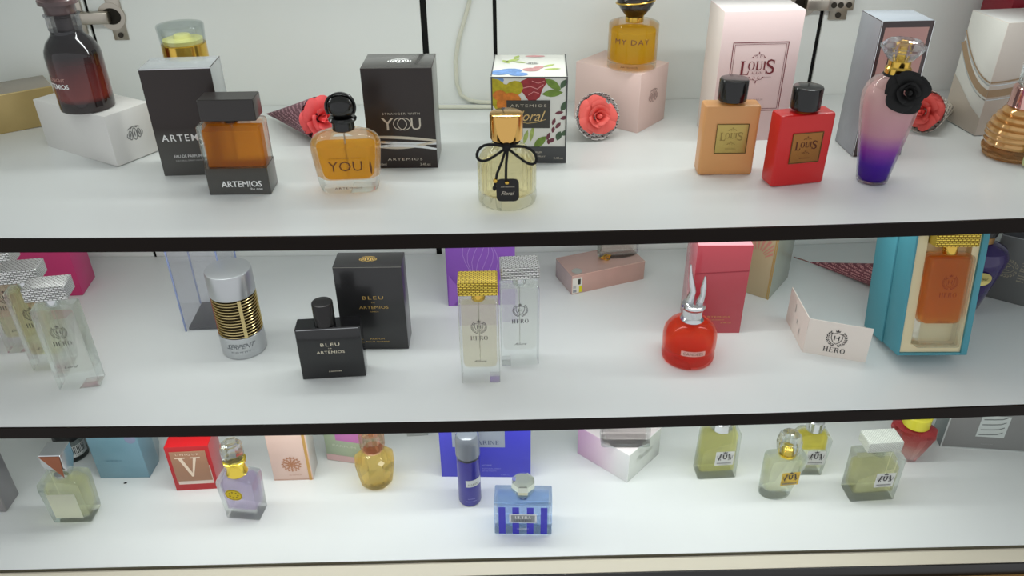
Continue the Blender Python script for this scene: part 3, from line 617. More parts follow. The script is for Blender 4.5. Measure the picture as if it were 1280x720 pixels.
# pale pink carton with drum bottle
PK = mat('pale_pink_card', (230, 202, 194), rough=.5, noise=.02, scale=15)
t = carton('perfume_carton', 'pale pink lying carton with a scroll emblem, under the amber drum bottle', 0, (.1017, 1.0285), -40, .097, .068, .0755, PK)
t.flat('emblem', scroll_emblem(.022), mat('brown_emblem', (172, 142, 136), rough=.5), 'right', .0, .040)
t.text('EAU DE PARFUM', mat('pink_grey_print', (184, 160, 156), rough=.5), 'top', -.026, .02, w=.024, h=.002)
x, y = .1690, 1.0021
t = bottle('perfume_bottle', 'drum-shaped amber bottle with a black and gold cap on the pale pink carton', 0, (x, y), face_cam(x, y), (.062, .062, .09), .0755-.0002)
t.lathe('glass_body', [(.028, 0), (.0305, .0012), (.0308, .004), (.0308, .0525), (.0300, .0545), (.0285, .0552), (.0115, .0552)], GLASS, 56)
t.lathe('liquid', [(.0255, .0095), (.0272, .011), (.0272, .0455), (.0270, .0462)], liquid('honey_liquid', (246, 200, 60), .4), 48)
t.lathe('collar', [(.0105, .0553), (.0112, .0558), (.0112, .0615), (.010, .062)], GOLD, 32)
cp = t.lathe('cap', [(.0105, .062), (.0135, .0650), (.0190, .0715), (.0222, .0775), (.0225, .0815), (.0205, .088), (.0150, .0935), (.0060, .0965)], mat('brown_black_cap', (30, 22, 18), rough=.1, coat=.6), 40)
ringp = [(.0232*math.cos(2*PI*k/40), .0232*math.sin(2*PI*k/40), .0788+.0025*math.sin(2*PI*k/40+2.2)) for k in range(40)]
t.mb('gold_band', MB().tube(ringp, .0010, 8, True), GOLD, parent=cp)
t.text('MY DAY', mat('plum_print', (84, 44, 50), rough=.5), u=-.001, v=.0372, w=.0435, h=.0062, bend=.0308, sp=1.15)
t.text('ARTEMIOS', mat('plum_print', (84, 44, 50)), u=-.003, v=.0068, w=.021, h=.0022, bend=.0308)

# tall pale pink carton with framed lettering
w, d, h = .0935, .060, .1555
t = carton('perfume_carton', 'tall pale pink carton with a maroon frame and serif lettering', 0, (.2590, .9290), 2, w, d, h, (mat('blush_card', (228, 206, 204), rough=.5), mat('blush_side', (226, 214, 206), rough=.5), mat('blush_top', (238, 232, 230), rough=.5)))
MR = mat('maroon_print', (122, 48, 56), rough=.45, metal=.2)
t.flat('printed_frame', frame2(-.0325, .038, .0335, .1205, .0009)+frame2(-.0300, .0405, .0310, .1180, .0005), MR)
t.flat('lettering', xf(serif('L', .0165), 1, -.0150, .0905)+xf(serif('OUI', .0110), .92, -.0008, .0930)+xf(serif('S', .0165), 1, .0155, .0915), MR)
t.flat('lettering', xf(serif('ALAVIA', .0030), 1, .0005, .0845), MR)
orn = ribbon(arc(0, 0, .004, .003, 0, 180), .0004)+ribbon(arc(-.004, 0, .0025, .002, -60, 200), .0004)+ribbon(arc(.004, 0, .0025, .002, -20, 240), .0004)+[leaf(0, .0045, .003, .0014, 90), leaf(-.007, -.0005, .003, .001, 20), leaf(.007, -.0005, .003, .001, -20)]
t.flat('ornament', xf(orn, 1, 0, .1035)+xf([[(x_, -y_) for x_, y_ in p] for p in orn], 1.1, 0, .0785)+[rect(-.018, .0792, -.0085, .0795), rect(.0085, .0792, .018, .0795)], MR)
t.text('EAU DE PARFUM', mat('grey_mauve_print', (170, 150, 150), rough=.5), u=.0, v=.052, w=.024, h=.0022)

def slab_bottle(label, fl, yaw, w, d, h, body, platec, platet, capx=0.0):
    t = bottle_fl('perfume_bottle', label, 0, fl, yaw, w, d, h, group='slab bottles with lettered plates')
    t.loft('glass_body', [(0, w-.005, d-.005, .002), (.0012, w-.0018, d-.0018, .003), (.003, w, d, .0035), (h-.003, w, d, .0035), (h-.0008, w-.0014, d-.0014, .003), (h, w-.004, d-.004, .002)], body, n=4)
    t.lathe('collar', [(.0075, h-.001), (.0082, h+.0005), (.0082, h+.003)], GOLD, 28)
    t.lathe('cap', [(.0142, h+.003), (.0154, h+.0038), (.0156, h+.006), (.0156, h+.0252), (.0148, h+.0265), (.0128, h+.0270)], BLACK, 40)
    p = t.box('label_plate', -.0165+.001, .0185+.001, -d/2-.0008, -d/2, .0265, .0605, platec, bevel=.0002)
    t.flat('plate_border', xf(frame2(-.0175, -.017, .0175, .017, .0008), 1, .002, .0435), mat('dark_gold', (96, 76, 40), rough=.4, metal=.5), eps=.0011, parent=p)
    t.flat('lettering', xf(serif('L', .0092), 1, -.0078, .0462)+xf(serif('OUI', .0064), .95, .0012, .0472)+xf(serif('S', .0092), 1, .0112, .0464)+xf(orn, .55, .002, .0375)+xf(orn, .55, .002, .0535)+[rect(-.004, .0318, .008, .0322)], platet, eps=.0011, parent=p)
    return t
slab_bottle('frosted orange slab bottle with black cap, before the tall pale pink carton', (.2226, .8285), -1.5, .0608, .0232, .0803,
            mat('frosted_orange', (238, 176, 112), rough=.35, trans=.25, noise=.04, scale=20), mat('gold_plate', (190, 166, 96), rough=.3, metal=.7), mat('pale_plate_print', (150, 128, 70), rough=.4, metal=.4))
slab_bottle('red slab bottle with black cap and bronze plate', (.2938, .7900), 10, .0616, .0253, .0797,
            mat('matt_red', (206, 30, 30), rough=.35, coat=.15), mat('bronze_plate', (160, 108, 56), rough=.3, metal=.7), mat('dark_bronze_print', (92, 44, 26), rough=.4, metal=.4))
# grey wrapped carton
w, d, h = .0575, .0525, .154
t = carton('perfume_carton', 'tall grey wrapped carton with a pink panel in a dark frame', 0, (.4128, .8690), 1, w, d, h, (mat('dark_umber_card', (62, 44, 44), rough=.25, coat=.5), mat('grey_wrap', (150, 152, 158), rough=.28, metal=.35, bump=.5, scale=40), mat('grey_wrap_top', (172, 178, 186), rough=.25, metal=.3)))
t.flat('panel', [rect(-w/2+.0048, .0055, w/2-.0048, h-.0065)], mat('dusty_pink_panel', (196, 148, 140), rough=.35, coat=.4))
t.flat('dark_square', [rect(-.014, .085, .012, .128)], mat('dark_umber_print', (74, 48, 46), rough=.4), eps=.0005)
t.flat('dark_square', [rect(-.010, .092, .008, .122)], mat('dusty_pink_panel', (196, 148, 140)), eps=.0007)
t.flat('edge_line', [rect(-w/2, 0, -w/2+.0008, h), rect(w/2-.0008, 0, w/2, h)], SILVER, eps=.0005)
# purple and pink tapered bottle
x, y = .4080, .8018
t = bottle('perfume_bottle', 'tall tapered bottle shading from violet to pink with a black flower and crystal cap', 0, (x, y), face_cam(x, y), (.06, .06, .15))
t.lathe('glass_body', [(.0135, 0), (.0158, .0012), (.0165, .003), (.0205, .030), (.0245, .055), (.0275, .076), (.0292, .090), (.0290, .098), (.0262, .107), (.0205, .1135), (.0135, .1172), (.0118, .119)], GLASS, 48)
t.lathe('liquid', [(.0125, .0035), (.0150, .006), (.0178, .030), (.0215, .055), (.0245, .076), (.0260, .090), (.0252, .098), (.0215, .106)], ramp_mat('violet_pink_tint', [(0, (70, 20, 150)), (.22, (100, 40, 196)), (.38, (180, 90, 206)), (.55, (240, 186, 200)), (1, (246, 206, 202))], 2, 0, .106, rough=.05, trans=.35, ior=1.05), 44)
t.lathe('inner_well', [(.0095, .012), (.0105, .014), (.0105, .024), (.009, .026)], mat('violet_glass', (80, 34, 150), rough=.05, trans=.6), 24)
t.lathe('collar', [(.0115, .1185), (.0128, .1195), (.0128, .1245), (.0110, .1265), (.0110, .1325)], GOLD, 32)
t.lathe('cap', [(.0090, .1300), (.0125, .1330), (.0215, .1440), (.0218, .1470), (.0160, .1520), (.0100, .1530)], glass('crystal', (246, 248, 250), .35, 1.5), 10, smooth=0)
t.lathe('spray_head', [(.0045, .1325), (.0045, .1435)], GOLD, 16)
petals(t, (.0135, -.0235, .1070), (.25, -1, .25), .0185, BLACKM, 'black', deep=.8)
t.lathe('cord', [(.0132, .1168), (.0140, .118), (.0132, .1192)], BLACKM, 24)
# third paper rose
rose('red paper rose in newspaper behind the violet and pink bottle', 0, (.535, .955), (.594, .992, .012), (.523, .940, .0265), .0262, print_mat('newspaper_big', (214, 208, 196), (52, 48, 46), 300, 48, .52), mat('red_petal', (226, 88, 80), rough=.55), .0, .0200)
# beige carton with curved bands
w, d, h = .13, .067, .1345
t = carton('perfume_carton', 'pearl white carton with curved bronze bands behind the ribbed honey bottle', 0, (.5820, .9190), 6, w, d, h, (mat('pearl_card', (216, 206, 196), rough=.35), mat('pearl_side', (218, 216, 208), rough=.35), mat('pearl_top', (228, 226, 222), rough=.35)))
BZ = mat('bronze_print', (176, 148, 118), rough=.3, metal=.4)
def clip_curve(f, us): return [(u_, min(max(f(u_), .001), h-.001)) for u_ in us]
us = [-.0335+.067*k/12 for k in range(13)]
for k, (a, m, ww) in enumerate(((.0, BZ, .009), (.010, SILVER, .0014), (-.0075, SILVER, .0012), (.0135, BZ, .002))):
    pts = [(u_, .052+a+.045*((.0335-u_)/.067)**2) for u_ in us]
    t.flat('curved_band', ribbon(pts, ww), m, 'left', eps=.0003+.0001*k)
    pts = [(-w/2+.06*j/8, .052+a+.010*(j/8)**2) for j in range(9)]
    t.flat('curved_band', ribbon(pts, ww), m, 'front', eps=.0003+.0001*k)
t.flat('corner_shade', [[(-.0335, .001), (.0335, .001), (.0335, .022), (.012, .030), (-.0335, .058)]], mat('taupe_print', (186, 174, 160), rough=.4), 'left')  # taupe patch along the bottom of the left face
t = carton('perfume_carton', 'dark red carton standing behind the pearl white carton', 0, (.640, 1.015), 3, .09, .06, .185, mat('dark_red_card', (140, 22, 40), rough=.4))
# ribbed honey bottle
x, y = .5915, .8580
t = bottle('perfume_bottle', 'squat ribbed honey-coloured bottle with rose-metal collar and clear stopper', 0, (x, y), face_cam(x, y), (.068, .068, .12))
t.lathe('glass_foot', [(.0270, 0), (.0295, .0015), (.0318, .006), (.0326, .011), (.0310, .0140), (.0295, .0150)], glass('honey_crystal', (244, 220, 190), .4), 16, smooth=0)
prof = [(.0295, .0145)]
for k in range(6):
    z0 = .015+k*.0068; rr = (.0322, .0330, .0326, .0306, .0272, .0225)[k]; prof += [(rr-.0016, z0), (rr, z0+.0034), (rr-.0014, z0+.0064)]
prof += [(.0185, .0570), (.0172, .0580)]
t.lathe('glass_body', prof, mat('honey_glass', (206, 158, 96), rough=.14, metal=.4, coat=.6), 56)
t.lathe('collar', [(.0172, .0578), (.0190, .0592), (.0184, .0605), (.0180, .0795), (.0168, .0810)], mat('rose_metal', (226, 178, 170), rough=.1, metal=1), 40)
t.lathe('cap', [(.0125, .0812), (.0145, .0825), (.0155, .112), (.0145, .116), (.0120, .1175)], GLASS, 8, smooth=0)
t.mb('tassel', MB().lathe([(.0005, .056), (.0014, .054), (.0015, .034), (.0035, .031), (.0046, .022), (.005, .006), (.004, .003)], 14, cx=.0185, cy=-.0330), mat('green_tassel', (192, 196, 140), rough=.7))

# ------------------------------------------------------------------ MIDDLE SHELF
WSILV = weave_mat('woven_silver', (238, 238, 236), (96, 94, 90), .7, sx=235)
WGOLD = weave_mat('woven_gold', (250, 222, 96), (110, 78, 16), .75, sx=235)
INK = mat('charcoal_print', (58, 54, 54), rough=.5)
def crest_bottle(t, cap, liq, script, w=.047, d=.0245, h=.1145, ink=None, bottom=.0215):
    ink = ink or INK
    t.w, t.d, t.h = w, d, h
    t.loft('glass_body', [(0, w-.003, d-.003, .0015), (.0012, w, d, .002), (h-.004, w, d, .002), (h-.0012, w-.002, d-.002, .002), (h, w-.006, d-.006, .002)], GLASS)
    t.loft('liquid', [(bottom, w-.015, d-.013, .003), (bottom+.002, w-.009, d-.010, .004), (bottom+.006, w-.007, d-.009, .004), (h-.007, w-.007, d-.009, .003), (h-.005, w-.009, d-.011, .003)], liq)
    cm = GOLD if 'gold' in cap.name else SILVER
    t.lathe('collar', [(.0075, h-.0005), (.0082, h+.001), (.0082, h+.0115)], cm, 24)
    t.lathe('dip_tube', [(.0006, .030), (.0006, h)], glass('clear_tube', (240, 240, 236), .7), 8)
    cw, cd, z0 = w-.0015, d+.004, h+.0115
    t.loft('cap', [(z0, cw-.002, cd-.002, .001), (z0+.0008, cw, cd, .0012), (z0+.0165, cw, cd, .0012), (z0+.0175, cw-.002, cd-.002, .001)], cap)
    t.flat('crest', laurel_crest(.0185), ink, v=.083*h/.1145)
    t.flat('lettering', xf(serif('HERO', .0052, .14), 1.1, 0, .0675*h/.1145), ink)
    t.text(script, ink, v=.034*h/.1145, w=.016, h=.0036, shear=.5)
    return t
def crest_at(label, fl, yaw, cap, liq, script):
    t = bottle_fl('perfume_bottle', label, 1, fl, yaw, .047, .0245, .1145, group='clear crested bottles')
    return crest_bottle(t, cap, liq, script)
CLEARL = liquid('water_clear_liquid', (250, 250, 247), .03); YELL = liquid('straw_liquid', (246, 243, 212), .06); CHAMP = liquid('champagne_liquid', (248, 241, 222), .12)
crest_at('clear crested bottle with woven silver cap, nearest of three in a row', (-.5335, .7654), 8, WSILV, CLEARL, 'Lord')
crest_at('straw-coloured crested bottle with woven silver cap, middle of three in a row', (-.5830, .8040), 8, WSILV, YELL, 'Lord')
crest_at('straw-coloured crested bottle with woven silver cap, farthest of three in a row', (-.6335, .8420), 8, WSILV, YELL, 'Divine')
crest_at('champagne crested bottle with woven gold cap, before the purple carton', (-.0508, .7690), 0, WGOLD, CHAMP, 'Allure')
crest_at('water-clear crested bottle with woven silver cap beside the gold-capped one', (-.0018, .8015), 3, WSILV, CLEARL, 'Allure')
# magenta carton
t = carton('perfume_carton', 'magenta carton behind the three crested bottles in a row', 1, (-.688, .975), 5, .09, .052, .16, (mat('magenta_card', (196, 52, 110), rough=.4), mat('magenta_side', (206, 62, 122), rough=.4), mat('magenta_top', (206, 70, 126), rough=.4)))
# clear display cover
w, d, h = .062, .070, .150
t = Thing('display_case', 'empty clear acrylic display cover on a dark base beside the silver can', 'display case', at_fl(1, (-.4225, .8905), 2, w, d), 2, (w, d, h))
t.box('base_plate', -w/2+.003, w/2-.003, -d/2+.003, d/2-.003, 0, .004, mat('charcoal_base', (62, 60, 64), rough=.35), bevel=.0004)
AC = sheet_mat('acrylic_sheet', (251, 251, 253)); AE = mat('acrylic_edge', (176, 190, 232), rough=.2, trans=.5)
for x0, x1, y0, y1 in ((-w/2, w/2, -d/2, -d/2+.002), (-w/2, w/2, d/2-.002, d/2), (-w/2, -w/2+.002, -d/2+.002, d/2-.002), (w/2-.002, w/2, -d/2+.002, d/2-.002)):
    t.box('panel', x0, x1, y0, y1, 0, h, AC)
t.box('top_panel', -w/2, w/2, -d/2, d/2, h, h+.002, AC)
for sx in (-1, 1):
    for sy in (-1, 1): t.box('corner_edge', sx*w/2-.0009, sx*w/2+.0009, sy*d/2-.0009, sy*d/2+.0009, 0, h, AE)
# silver ribbed can
x, y = -.3343, .8525
t = bottle('perfume_bottle', 'silver cylinder bottle with a band of gold ribs', 1, (x, y), face_cam(x, y), (.056, .056, .1187))
SAT = mat('satin_silver', (196, 198, 200), rough=.33, metal=.85)
t.lathe('lower_body', [(.0262, 0), (.0276, .001), (.0280, .003), (.0280, .0300), (.0274, .0308)], SAT, 56)
t.lathe('core', [(.0255, .0305), (.0255, .0855)], mat('dark_core', (44, 38, 24), rough=.4, metal=.6), 48)
rib = None
for k in range(13):
    z = .0325+k*.00418
    if rib is None:
        rib = t.mb('rib', MB().lathe([(.0252, -.0010), (.0272, -.0007), (.0278, 0), (.0272, .0007), (.0252, .0010)], 48), mat('pale_gold_rib', (214, 194, 140), rough=.22, metal=1)); o = rib
    else: o = link('rib', rib.data, t.o)
    o.location.z = z
t.lathe('cap', [(.0274, .0857), (.0280, .0865), (.0280, .1165), (.0272, .1182), (.0255, .1187)], SAT, 56)
t.box('rib_bridge', .002, .0062, -.0281, -.0270, .031, .0855, mat('pale_gold_rib', (214, 194, 140)))
t.text('SERPENT', mat('silver_grey_print', (120, 124, 128), rough=.4, metal=.4), u=-.0045, v=.0200, w=.037, h=.0066, shear=.5, bend=.0281)
t.text('H O M M E', mat('silver_grey_print', (120, 124, 128)), u=-.006, v=.0115, w=.024, h=.0019, bend=.0281)
# black rectangular bottle
w, d, h = .0768, .0235, .0742
BK = mat('ink_black_glass', (17, 16, 18), rough=.12, coat=.5)
t = bottle_fl('perfume_bottle', 'glossy black rectangular bottle with a cylinder cap', 1, (-.2455, .7825), 3.5, w, d, h)
t.loft('glass_body', [(0, w-.003, d-.003, .001), (.001, w, d, .0012), (h-.001, w, d, .0012), (h, w-.0016, d-.0016, .001)], BK)
t.lathe('cap', [(.0118, h), (.0124, h+.0008), (.0124, h+.0285), (.0118, h+.0295), (.0108, h+.0298)], mat('black_metal_cap', (50, 48, 48), rough=.25, metal=.6), 40, cx=-.0035)
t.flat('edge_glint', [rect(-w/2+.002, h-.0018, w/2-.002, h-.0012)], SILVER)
CG = mat('cream_gold_print', (222, 214, 190), rough=.4)
t.text('BLEU', CG, u=.0005, v=.0505, w=.0225, h=.0045, sp=1.25); t.text('DE', CG, v=.0450, h=.0012, w=.004); t.text('ARTEMIOS', CG, v=.0395, w=.0335, h=.0040, sp=1.08)
t.text('PARFUM', CG, u=.002, v=.0108, w=.0145, h=.0018, sp=1.1)
# black carton
w, d, h = .0838, .0368, .1228
t = carton('perfume_carton', 'black carton with gold lettering and a gold emblem on top', 1, (-.2052, .8450), -1, w, d, h, (mat('black_card', (40, 39, 40), rough=.28, coat=.3), mat('black_card_side', (58, 58, 62), rough=.3, coat=.3), mat('black_card_top', (46, 45, 45), rough=.3, coat=.3)))
t.flat('emblem', xf(scroll_emblem(.021), 1, 0, 0, 0, .8), GOLDP, 'top', -.001, .0)
t.flat('edge_line', [rect(-w/2, h-.0010, w/2, h-.0002)], mat('worn_silver_edge', (150, 148, 140), rough=.4))  # pale line along the top of the front face
t.text('BLEU', GOLDP, u=.003, v=.0785, w=.026, h=.0048, sp=1.3); t.text('DE', GOLDP, u=.003, v=.0715, w=.0045, h=.0013); t.text('ARTEMIOS', GOLDP, u=.003, v=.0645, w=.0365, h=.0044, sp=1.08); t.text('PARIS', GOLDP, u=.003, v=.0580, w=.011, h=.0014)
t.text('PARFUM', GOLDP, u=.003, v=.0165, w=.018, h=.0022); t.text('POUR HOMME', GOLDP, u=.003, v=.0122, w=.030, h=.0018)
# purple carton
w, d, h = .0940, .05, .165
t = carton('perfume_carton', 'purple carton with fine wavy lines behind the gold-capped crested bottle', 1, (-.0751, .9450), 0, w, d, h, mat('purple_card', (132, 78, 176), rough=.4))
for k in range(7):
    pts = [(-.018+.006*k+.006*math.sin(z_*.09+k*.7), .02+.0125*j) for j, z_ in enumerate(range(0, 110, 10))]
    t.flat('wavy_line', ribbon(pts, .0006), mat('lilac_print', (176, 140, 206), rough=.5))
t.flat('facet', [[(.0, .128), (.020, .095), (.046, .118), (.046, .150)]], mat('mauve_print', (152, 116, 176), rough=.5), eps=.0005)
t.flat('facet', [[(-.046, .0), (-.040, .0), (-.025, .020), (-.044, .050)]], mat('violet_print', (150, 96, 190), rough=.5), eps=.0005)
# rose-gold wrapped carton with sticker and bottle on it
w, d, h = .1168, .057, .0308
t = carton('perfume_carton', 'rose-gold wrapped carton lying flat with a price sticker', 1, (.0995, .9676), 19.8, w, d, h, (mat('rose_gold_wrap', (206, 168, 156), rough=.3, metal=.25, noise=.05, scale=40), mat('rose_gold_end', (196, 176, 172), rough=.25, metal=.3, bump=.5, scale=60), mat('rose_gold_top', (196, 164, 154), rough=.25, metal=.3)))
t.flat('edge_line', [rect(-w/2, h-.0007, w/2, h-.0001)], mat('pale_rose_edge', (236, 206, 192), rough=.3))
st = t.flat('price_sticker', [rect(-.0575, .0015, -.0425, .0262)], mat('sticker_white', (232, 230, 220), rough=.5), eps=.0003)
t.flat('yellow_patch', [rect(-.0470, .0020, -.0422, .0125)], mat('sticker_yellow', (222, 214, 30), rough=.5), eps=.0005, parent=st)
t.flat('dark_patch', [rect(-.0490, .0150, -.0448, .0240)], mat('sticker_dark', (50, 52, 44), rough=.5), eps=.0005, parent=st)
t.flat('barcode_block', [rect(-.0565, .0030, -.0510, .0075)]+[rect(-.0562+.001*k, .0095, -.0557+.001*k, .0140) for k in range(5)], mat('sticker_grey', (150, 152, 156), rough=.5), eps=.0005, parent=st)
t.flat('round_seal', [ell(-.046, -.018, .0075, .0075, 0, 24)], mat('seal_silver', (178, 180, 172), rough=.35, metal=.3), 'top')
a, b = rotv(19.8, .030, .004); cx, cy, cz = t.o.location
t = Thing('perfume_bottle', 'oval clear bottle with a gold bow on the rose-gold carton', 'bottle', (cx+a, cy+b, cz+h), 8, (.062, .030, .1))
MBo = MB(); n = 40
MBo.rings([[(rx*math.cos(2*PI*k/n), ry*math.sin(2*PI*k/n), z) for k in range(n)] for rx, ry, z in ((.027, .011, 0), (.0300, .0138, .0012), (.0310, .0148, .004), (.0312, .015, .03), (.029, .0145, .06), (.018, .012, .078), (.009, .009, .084))]); t.mb('glass_body', MBo, GLASS)
MBo = MB(); MBo.rings([[(rx*math.cos(2*PI*k/n), ry*math.sin(2*PI*k/n), z) for k in range(n)] for rx, ry, z in ((.023, .009, .008), (.025, .0105, .01), (.0255, .011, .05), (.024, .010, .056))]); t.mb('liquid', MBo, liquid('blush_liquid', (252, 242, 238), .05))
t.lathe('cap', [(.009, .084), (.0105, .085), (.0105, .108), (.009, .110)], GOLD, 24)
t.mb('bow', MB().tube([(-.0235+.0075*math.cos(R(q)), -.0125+.004*math.sin(R(2*q)), .0042+.0034*math.sin(R(q))) for q in range(0, 360, 15)], .0010, 6, True), GOLD)
t.mb('bow', MB().tube([(-.0205+.0060*math.cos(R(q)), -.0135, .0050+.0030*math.sin(R(q+60))) for q in range(0, 360, 15)], .0009, 6, True), GOLD)
# red round bottle with leg-shaped stopper
x, y = .2335, .8152
t = bottle('perfume_bottle', 'round red bottle with a silver stopper shaped like two raised legs', 1, (x, y), face_cam(x, y), (.066, .066, .132))
t.lathe('glass_body', [(.0285, 0), (.0318, .0012), (.0328, .005), (.0330, .009), (.0318, .0135), (.0318, .0155), (.0330, .0195), (.0333, .034), (.0320, .0415), (.0275, .0485), (.0205, .0535), (.0135, .0562)], glass('pink_tint_glass', (255, 238, 234), .4), 56)
t.lathe('liquid', [(.026, .0175), (.0290, .0195), (.0292, .034), (.0278, .0405), (.0235, .0465), (.0190, .0500)], liquid('red_liquid', (252, 118, 78), .4), 48)
t.lathe('foot_liquid', [(.026, .0012), (.0296, .003), (.0298, .0075), (.027, .0095)], liquid('red_liquid_foot', (252, 150, 132), .3), 48)
t.lathe('collar', [(.0138, .0560), (.0146, .0572), (.0130, .0600), (.0118, .0612), (.0118, .0715), (.0130, .0722), (.0140, .0735), (.0150, .0760), (.0140, .0790), (.0115, .0800)], SILVER, 40)
lg = lambda pts, rs: t.mb('leg', MB().tube(pts, rs, 10), SILVER)
lg([(-.0055, 0, .0785), (-.0045, 0, .088), (-.0028, 0, .096), (-.0046, 0, .104), (-.0066, 0, .113), (-.0080, 0, .121), (-.0086, 0, .127), (-.0090, 0, .1315)], [.0054, .0048, .0037, .0033, .0027, .0018, .0015, .0010])
lg([(.0062, .001, .0785), (.0080, .001, .086), (.0094, .001, .093), (.0090, .001, .100), (.0090, .001, .107), (.0092, .001, .113), (.0092, .001, .1175)], [.0046, .0042, .0032, .0035, .0028, .0018, .0009])
nm = mat('plate_silver', (222, 176, 164), rough=.35, metal=.3)
t.flat('name_plate', [rect(-.0148+.003*k, -.0036, -.0148+.003*(k+1), .0036) for k in range(10)], nm, u=.007, v=.0265, bend=.0336)
t.text('CANDEES', mat('plate_brown', (132, 66, 58), rough=.5), u=.007, v=.0265, w=.024, h=.0042, bend=.0336, eps=.0006)
# red-pink wrapped carton
w, d, h = .0683, .058, .1312
t = carton('perfume_carton', 'raspberry red wrapped carton behind the round red bottle', 1, (.2440, .8645), -2, w, d, h, (mat('raspberry_card', (184, 62, 74), rough=.3, coat=.5), mat('raspberry_side', (200, 110, 120), rough=.25, coat=.6), mat('raspberry_top', (232, 168, 176), rough=.2, coat=.6)))
t.flat('sheen_band', [[(-.0335, .090), (.0335, .094), (.0335, .0955), (-.0335, .0915)]], mat('raspberry_dark', (160, 46, 60), rough=.3))  # sheen on the wrap, painted as a darker band
t.text('ARTEMIOS', GOLDP, u=.001, v=.0260, w=.034, h=.0024, sp=1.2); t.text('EAU DE PARFUM', GOLDP, u=.0, v=.0212, w=.022, h=.0013); t.text('3.4fl.oz', GOLDP, u=.014, v=.0165, w=.014, h=.0016)
# beige fan carton
w, d, h = .060, .075, .145
t = carton('perfume_carton', 'beige wrapped carton with a pink fan pattern behind the raspberry carton', 1, (.3262, .9772), -38, w, d, h, (mat('beige_card', (192, 176, 138), rough=.35, coat=.3), mat('sage_side', (170, 172, 154), rough=.3, coat=.5), mat('cream_top', (226, 214, 176), rough=.3)))
PF = mat('pink_fan_print', (204, 140, 124), rough=.45)
for k in range(15):
    a = R(20+k*14); c0 = (.004, .060)
    t.flat('fan_ray', [[(c0[0]+.012*math.cos(a-.05), c0[1]+.012*math.sin(a-.05)), (c0[0]+min(.034*math.cos(a-.07), .021), min(c0[1]+.034*math.sin(a-.07), h)), (c0[0]+min(.034*math.cos(a+.07), .021), min(c0[1]+.034*math.sin(a+.07), h)), (c0[0]+.012*math.cos(a+.05), c0[1]+.012*math.sin(a+.05))]], PF)
t.flat('edge_line', [rect(w/2-.0035, 0, w/2-.0022, h), rect(w/2-.0012, 0, w/2, h)], mat('gold_edge_print', (196, 164, 90), rough=.35, metal=.4))
# folded card
p0, p1, p2 = (.3831, .8905), (.3805, .8160), (.4497, .7900)
t = Thing('folded_card', 'folded cream card printed with a laurel crest', 'card', (p1[0], p1[1], zs(1, p1[0])), 0)
CARD = mat('cream_card', (232, 222, 212), rough=.6)
for (a, b, nm) in ((p0, p1, 'back_panel'), (p1, p2, 'front_panel')):
    dx, dy = b[0]-a[0], b[1]-a[1]; L = math.hypot(dx, dy); nx, ny = -dy/L*.0005, dx/L*.0005; ox, oy = p1
    q = [(a[0]-ox-nx, a[1]-oy-ny), (b[0]-ox-nx, b[1]-oy-ny), (b[0]-ox+nx, b[1]-oy+ny), (a[0]-ox+nx, a[1]-oy+ny)]
    t.mb(nm, MB().rings([[(x_, y_, 0) for x_, y_ in q], [(x_, y_, .051) for x_, y_ in q]]), CARD)
ang = math.atan2(p2[1]-p1[1], p2[0]-p1[0])
def card_print(polys, u, v, m):
    vs, fs = [], []
    for p in polys:
        o = len(vs)
        for px, pz in p:
            uu = u+px; vs.append((uu*math.cos(ang)+.0009*math.sin(ang), uu*math.sin(ang)-.0009*math.cos(ang), v+pz))
        fs.append(tuple(range(o, o+len(p))))
    me = bpy.data.meshes.new('print'); me.from_pydata(vs, [], fs); me.materials.append(m); return me
link('crest', card_print(laurel_crest(.0245), .0355, .0290, INK), t.o)
link('lettering', card_print(xf(serif('HERO', .0066, .14), 1.1), .0355, .0115, INK), t.o)
for k, (q0, q1) in enumerate(((.010, .020), (.020, .026), (.030, .042))):
    me = bpy.data.meshes.new('lettering'); yy = [(p0[1]-p1[1])*f_ for f_ in (.30+.16*k, .32+.16*k)]
    me.from_pydata([(-.0010+.0026*yy[0]/.0745, yy[0], q0), (-.0010+.0026*yy[1]/.0745, yy[1], q0), (-.0010+.0026*yy[1]/.0745, yy[1], q1), (-.0010+.0026*yy[0]/.0745, yy[0], q1)], [], [(0, 1, 2, 3)]); me.materials.append(mat('faint_script', (170, 164, 160), rough=.6)); link('lettering', me, t.o)
# maroon cone behind
bx = (.500, .990)
t = Thing('paper_cone', 'maroon printed paper cone lying behind the folded card', 'paper cone', (bx[0], bx[1], zs(1, bx[0])), 0)
paper_cone(t, (.4605-bx[0], 1.031-bx[1], .0055), (.551-bx[0], .950-bx[1], .0225), .0215, print_mat('maroon_grid_paper', (112, 56, 66), (200, 140, 140), 640, 84, .48))
t.mb('twist_string', MB().tube([(.4605-bx[0], 1.031-bx[1], .0055), (.452-bx[0], 1.036-bx[1], .007), (.440-bx[0], 1.041-bx[1], .009)], .0009, 6), mat('brown_string', (150, 104, 96), rough=.7))
